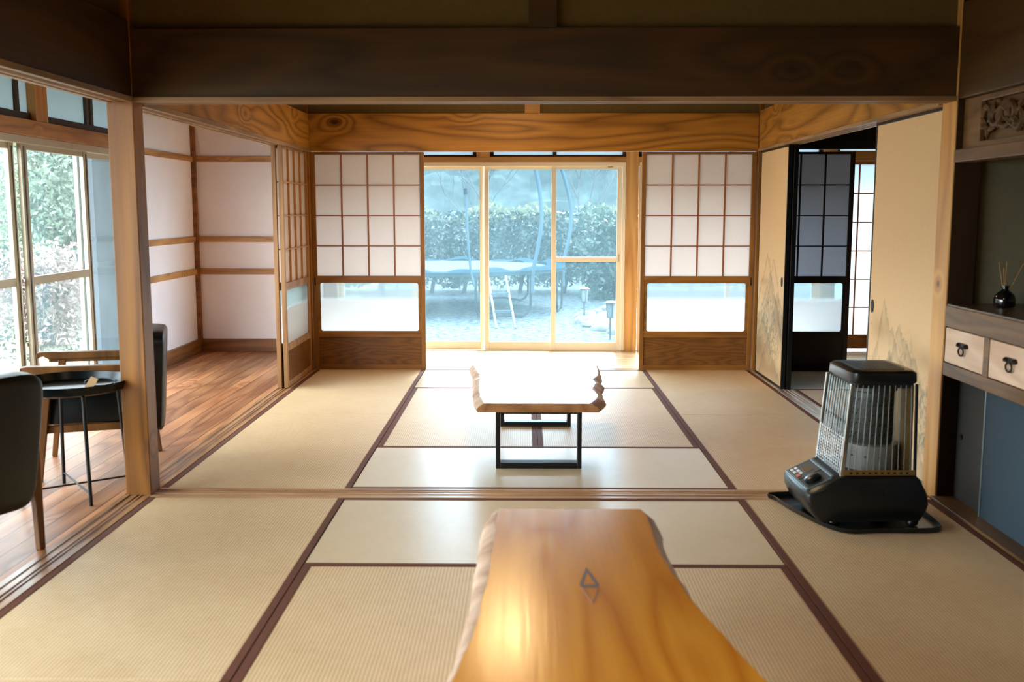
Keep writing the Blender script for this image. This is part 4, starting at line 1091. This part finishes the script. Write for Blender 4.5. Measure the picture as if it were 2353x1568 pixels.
# hillside terrain
def hillside(name, fn, x0, x1, y0, y1, nx, ny, label):
    xs = np.linspace(x0, x1, nx); ys = np.linspace(y0, y1, ny); X, Y = np.meshgrid(xs, ys); Z = fn(X, Y)
    v = np.stack([X.ravel(), Y.ravel(), Z.ravel()], 1); idx = np.arange(nx*ny).reshape(ny, nx)
    q = np.stack([idx[:-1, :-1], idx[:-1, 1:], idx[1:, 1:], idx[1:, :-1]], -1).reshape(-1, 4)
    me = bpy.data.meshes.new(name); me.from_pydata(v.tolist(), [], q.tolist()); me.materials.append(M['hill'])
    o = bpy.data.objects.new(name, me); C.objects.link(o); tag(o, label, 'hill', None, 'structure')
def nz(X, Y, s): return vnoise(X+50, Y+50, 1.6, s)*.5+vnoise(X+50, Y+50, .7, s+1)*.9
hillside('hill_far', lambda X, Y: GZ-.1+np.clip((Y-26)*.42, 0, 5.5)+nz(X, Y, 4)*np.clip((Y-26)*.3, 0, 1.3), -22, 18, 25, 42, 140, 60, 'wooded misty slope behind the hedge')
hillside('hill_side', lambda X, Y: GZ-.1+np.clip((-X-24)*.42, 0, 4.5)+nz(X, Y, 9)*np.clip((-X-24)*.3, 0, 1.3), -44, -23, -5, 44, 70, 140, 'wooded slope beyond the side lawn')
# side garden: trees and shrubs seen through the left windows
T = 'garden trees beyond the side windows'
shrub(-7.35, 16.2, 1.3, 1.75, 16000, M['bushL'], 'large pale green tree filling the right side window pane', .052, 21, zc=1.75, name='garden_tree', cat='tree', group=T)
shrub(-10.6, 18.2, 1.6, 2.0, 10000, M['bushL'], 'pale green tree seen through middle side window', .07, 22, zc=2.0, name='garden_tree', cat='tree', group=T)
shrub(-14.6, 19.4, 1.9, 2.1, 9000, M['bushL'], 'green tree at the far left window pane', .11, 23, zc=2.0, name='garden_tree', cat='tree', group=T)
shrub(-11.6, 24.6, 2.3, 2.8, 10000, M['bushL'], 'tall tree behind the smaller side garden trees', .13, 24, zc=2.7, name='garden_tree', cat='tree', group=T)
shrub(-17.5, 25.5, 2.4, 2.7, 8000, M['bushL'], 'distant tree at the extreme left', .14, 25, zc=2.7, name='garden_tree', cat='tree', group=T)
shrub(-6.2, 12.9, .75, .66, 5000, M['purple'], 'dry purplish shrub low under the side window tree', .04, 26)
# low grass tufts
tag(leaves('grass_tufts', 9000, (-8, 12.5, GZ+.02), (4.5, 6.5, .05), .05, M['bush'], 'short green grass tufts on the side lawn', 'grass', flat=True, seed=31, kind='stuff',
       gap=lambda p, r: (np.sin(p[:, 0]*1.3)+np.sin(p[:, 1]*1.1+1)) > .1), 'short green grass tufts on the side lawn', 'grass', None, 'stuff')
# pale edging and lawn patch at right of the far yard
lawn = MB(); pts = []
for t in np.linspace(0, 2*PI, 40, endpoint=False):
    pts.append((2.7+1.55*math.cos(t)*(1+.06*math.sin(3*t)), 15.9+2.3*math.sin(t)*(1+.05*math.sin(5*t))))
lawn.loft([[(a, b, GZ+.0) for a, b in pts], [(2.7+(a-2.7)*.97, 15.9+(b-15.9)*.97, GZ+.05) for a, b in pts]])
tag(lawn.build('dry_lawn_patch', M['drygrass']), 'pale dry grass patch beside the small garden lanterns', 'lawn')
r2 = random.Random(3)
for i in range(13):
    t = PI*(.62+.066*i); a = 2.7+1.74*math.cos(t); b = 15.9+2.5*math.sin(t)
    m = MB(); s = r2.uniform(.11, .19)
    bmesh.ops.create_icosphere(m.bm, subdivisions=2, radius=s)
    for v_ in m.bm.verts:
        v_.co *= 1+.16*math.sin(v_.co.x*37+i)+.12*math.sin(v_.co.y*41+2*i); v_.co.z *= .5
    o = m.build('edging_stone', M['stone'], smooth=True); o.location = (a, b, GZ+.03); o.rotation_euler = (0, 0, r2.random()*3)
    tag(o, 'pale rounded stone edging the dry grass patch', 'stone', 'stones edging the dry grass patch')
# lanterns
def lantern(x, y, label):
    at = (x, y, GZ); r = thing('garden_lantern', label, 'lantern', at, 0, 'small stake lanterns'); h = .33
    MB().tube([(x, y, GZ), (x, y, GZ+h-.03)], .014, 8).build('stake', M['steel'], r, at)
    MB().lathe([(.05, h-.03), (.055, h-.02), (.05, h-.01)], at, 20).build('base_ring', M['steel'], r, at)
    MB().lathe([(.045, h-.01), (.052, h+.05), (.058, h+.17)], at, 20).build('glass', M['lampgl'], r, at, smooth=True)
    m = MB()
    for q in range(4):
        a = q*PI/2+.4; m.tube([(x+.05*math.cos(a), y+.05*math.sin(a), GZ+h-.01), (x+.064*math.cos(a), y+.064*math.sin(a), GZ+h+.18)], .006, 6)
    m.build('cage', M['steel'], r, at)
    MB().lathe([(.085, h+.175), (.09, h+.185), (.05, h+.205), (.01, h+.21)], at, 24).build('cap', M['steel'], r, at, smooth=True)
lantern(.965, 16.1, 'small stake lantern standing in front of the grey-green bush')
lantern(1.175, 13.65, 'nearer stake lantern at lower right corner of glass door')
# trampoline
tc = (-1.33, 18.05, GZ); R_ = 2.03; zr = .285
tr = thing('trampoline', 'round blue-grey garden trampoline with bent net poles', 'trampoline', tc)
MB().tube([(tc[0]+R_*math.cos(t), tc[1]+R_*math.sin(t), zr) for t in np.linspace(0, 2*PI, 64, endpoint=False)], .030, 8, closed=True).build('rim_pipe', M['tpole'], tr, tc, smooth=True)
MB().lathe([(.05, zr+.035-GZ), (R_-.24, zr+.04-GZ), (R_-.24, zr+.03-GZ), (.05, zr+.025-GZ)], tc, 64).build('jumping_bed', M['tmat'], tr, tc, smooth=True)
pad = MB(); rings = []
for i in range(96):
    t = 2*PI*i/96; w = .025*math.sin(9*t)+.02*math.sin(17*t+1)+.05*max(0, math.sin(t*3+.9))**8
    c, s = math.cos(t), math.sin(t)
    rings.append([(tc[0]+rr_*c, tc[1]+rr_*s, zr+dz) for rr_, dz in ((R_-.30, .045+w), (R_-.15, .075+w*1.3), (R_-.01, .062+w), (R_+.035, .035), (R_+.03, -.005), (R_-.02, .03), (R_-.15, .04), (R_-.29, .035))])
rings.append(rings[0]); pad.loft(rings, caps=False)
pad.build('edge_pad', M['tpad'], tr, tc, smooth=True)
def uleg(a0, a1, drop=.35, ox=0):
    P0 = Vector((tc[0]+R_*math.cos(a0), tc[1]+R_*math.sin(a0), zr)); P1 = Vector((tc[0]+R_*math.cos(a1), tc[1]+R_*math.sin(a1), zr))
    d = (P1-P0).normalized(); z0 = GZ+.02
    pts = [P0, P0+Vector((0, 0, -.5)), Vector((P0.x, P0.y, z0+.14))+d*.01, Vector((P0.x, P0.y, z0+.05))+d*.06, Vector((P0.x, P0.y, z0))+d*.16, (Vector((P0.x, P0.y, z0+.035))+Vector((P1.x, P1.y, z0+.035)))/2,
           Vector((P1.x, P1.y, z0))-d*.16, Vector((P1.x, P1.y, z0+.05))-d*.06, Vector((P1.x, P1.y, z0+.14))-d*.01, P1+Vector((0, 0, -.5)), P1]
    MB().tube(pts, .022, 8).build('leg', M['tframe'], tr, tc, smooth=True)
def A_(x, y): return math.atan2(y-tc[1], x-tc[0])
uleg(A_(-.78, 16.08), A_(.12, 16.6)); uleg(A_(.55, 17.3), A_(.70, 18.3)); uleg(A_(.05, 19.5), A_(-.9, 20.05)); uleg(A_(-2.3, 16.27), A_(-3.1, 17.1))
def pole(x, y, pts, lab=''):
    P = [(x+dx, y+dy, z) for dx, dy, z in pts]
    MB().tube(P, .034, 10).build('net_pole', M['tpole'], tr, tc, smooth=True)
MB().tube([(-.80, 16.05, .1), (-.86, 16.04, .35), (-.90, 16.03, .8), (-.93, 16.02, 1.62)], .020, 8).build('net_pole', M['tpole'], tr, tc, smooth=True)
MB().tube([(-.935, 16.02, 1.56), (-.937, 16.02, 1.66)], .030, 8).build('pole_tip', M['tframe'], tr, tc)
def curve(pts, n=14):
    out = []; m = len(pts)
    for i in range(m-1):
        p0, p1, p2, p3 = pts[max(i-1, 0)], pts[i], pts[i+1], pts[min(i+2, m-1)]
        for k in range(n//2):
            t = k/(n//2); out.append(tuple(.5*((2*p1[j])+(-p0[j]+p2[j])*t+(2*p0[j]-5*p1[j]+4*p2[j]-p3[j])*t*t+(-p0[j]+3*p1[j]-3*p2[j]+p3[j])*t**3) for j in range(3)))
    out.append(pts[-1]); return out
MB().tube(curve([(.13, 16.62, -.05), (.14, 16.60, .30), (.22, 16.6, .70), (.28, 16.6, 1.15), (.25, 16.62, 1.6), (.16, 16.65, 2.05), (.02, 16.7, 2.4)]), .034, 10).build('net_pole', M['tpole'], tr, tc, smooth=True)
MB().tube(curve([(.70, 18.2, -.05), (.70, 18.2, .36), (.80, 18.2, .8), (.84, 18.2, 1.25), (.79, 18.2, 1.6), (.66, 18.2, 2.05), (.5, 18.2, 2.4)]), .034, 10).build('net_pole', M['tpole'], tr, tc, smooth=True)
LA, LB = (-.58, 15.98, .25), (-.30, 15.98, .27)
fa, fb = (-.42, 14.95, GZ), (-.137, 15.0, GZ)
for a, b in ((LA, fa), (LB, fb)): MB().tube([a, b], .021, 8).build('ladder_rail', M['talu'], tr, tc, smooth=True)
for t in (.34, .68):
    a = Vector(LA).lerp(Vector(fa), t); b = Vector(LB).lerp(Vector(fb), t)
    MB().bar(a, b, .07, .03).build('ladder_step', M['tpole'], tr, tc)

# ------------------------------------------------------------------ light
w = bpy.data.worlds.new('World'); bpy.context.scene.world = w; w.use_nodes = True
nt = w.node_tree; nt.nodes.clear()
out = nt.nodes.new('ShaderNodeOutputWorld'); bg = nt.nodes.new('ShaderNodeBackground')
tcn = nt.nodes.new('ShaderNodeTexCoord'); sp = nt.nodes.new('ShaderNodeSeparateXYZ'); rp = nt.nodes.new('ShaderNodeValToRGB')
nt.links.new(tcn.outputs['Generated'], sp.inputs[0]); nt.links.new(sp.outputs[2], rp.inputs[0])
rp.color_ramp.elements[0].position = 0.; rp.color_ramp.elements[0].color = (.90, .95, 1., 1)
rp.color_ramp.elements[1].position = .7; rp.color_ramp.elements[1].color = (.74, .86, 1., 1)
nt.links.new(rp.outputs[0], bg.inputs[0]); bg.inputs[1].default_value = 14.0
nt.links.new(bg.outputs[0], out.inputs[0])
def light(name, typ, loc, rot, energy, color, **kw):
    d = bpy.data.lights.new(name, typ); d.energy = energy; d.color = color
    for k_, v_ in kw.items(): setattr(d, k_, v_)
    o = bpy.data.objects.new(name, d); C.objects.link(o); o.location = loc; o.rotation_euler = rot
    return o
light('sun', 'SUN', (0, 20, 10), (math.radians(-44), 0, math.radians(-14)), 14., (1., .95, .88), angle=math.radians(12))
light('ceiling_lamp_far', 'AREA', (-.12, 6.9, 2.44), (0, 0, 0), 18, (1., .66, .32), shape='DISK', size=.42)
light('fill_light_near', 'AREA', (.1, 1.4, 2.44), (0, 0, 0), 10, (1., .74, .45), shape='DISK', size=.5)  # added warm fill for the near room, not a known lamp
# portals at the window bands
pt = light('window_portal_far', 'AREA', (.5, 9.55, .95), (math.radians(-90), 0, 0), 1, (1, 1, 1), shape='RECTANGLE', size=4.6, size_y=1.7)
pt.data.cycles.is_portal = True
pt = light('window_portal_side', 'AREA', (WX-.2, 3.4, 1.15), (0, math.radians(-90), 0), 1, (1, 1, 1), shape='RECTANGLE', size=2.2, size_y=9.2)
pt.data.cycles.is_portal = True

# ------------------------------------------------------------------ camera
cd = bpy.data.cameras.new('Camera'); cam = bpy.data.objects.new('Camera', cd); C.objects.link(cam)
cd.sensor_fit = 'HORIZONTAL'; cd.sensor_width = 36.; cd.lens = 36.*2304.04/2353.
cam.location = (0, 0, 1.3091); cam.rotation_mode = 'XYZ'
cam.rotation_euler = (math.radians(90-7.414), 0, math.radians(.713))
cd.clip_start = .05; cd.clip_end = 300
cd.dof.use_dof = True; cd.dof.focus_distance = 8.2; cd.dof.aperture_fstop = 3.2
sc = bpy.context.scene; sc.camera = cam
sc.view_settings.view_transform = 'Standard'; sc.view_settings.look = 'None'; sc.view_settings.exposure = .58; sc.view_settings.gamma = 1.
sc.cycles.max_bounces = 10; sc.cycles.diffuse_bounces = 5; sc.cycles.transparent_max_bounces = 16
sc.cycles.sample_clamp_indirect = 6.; sc.cycles.caustics_reflective = False; sc.cycles.caustics_refractive = False
sc.cycles.use_denoising = True; sc.cycles.use_adaptive_sampling = True; sc.cycles.adaptive_threshold = .02
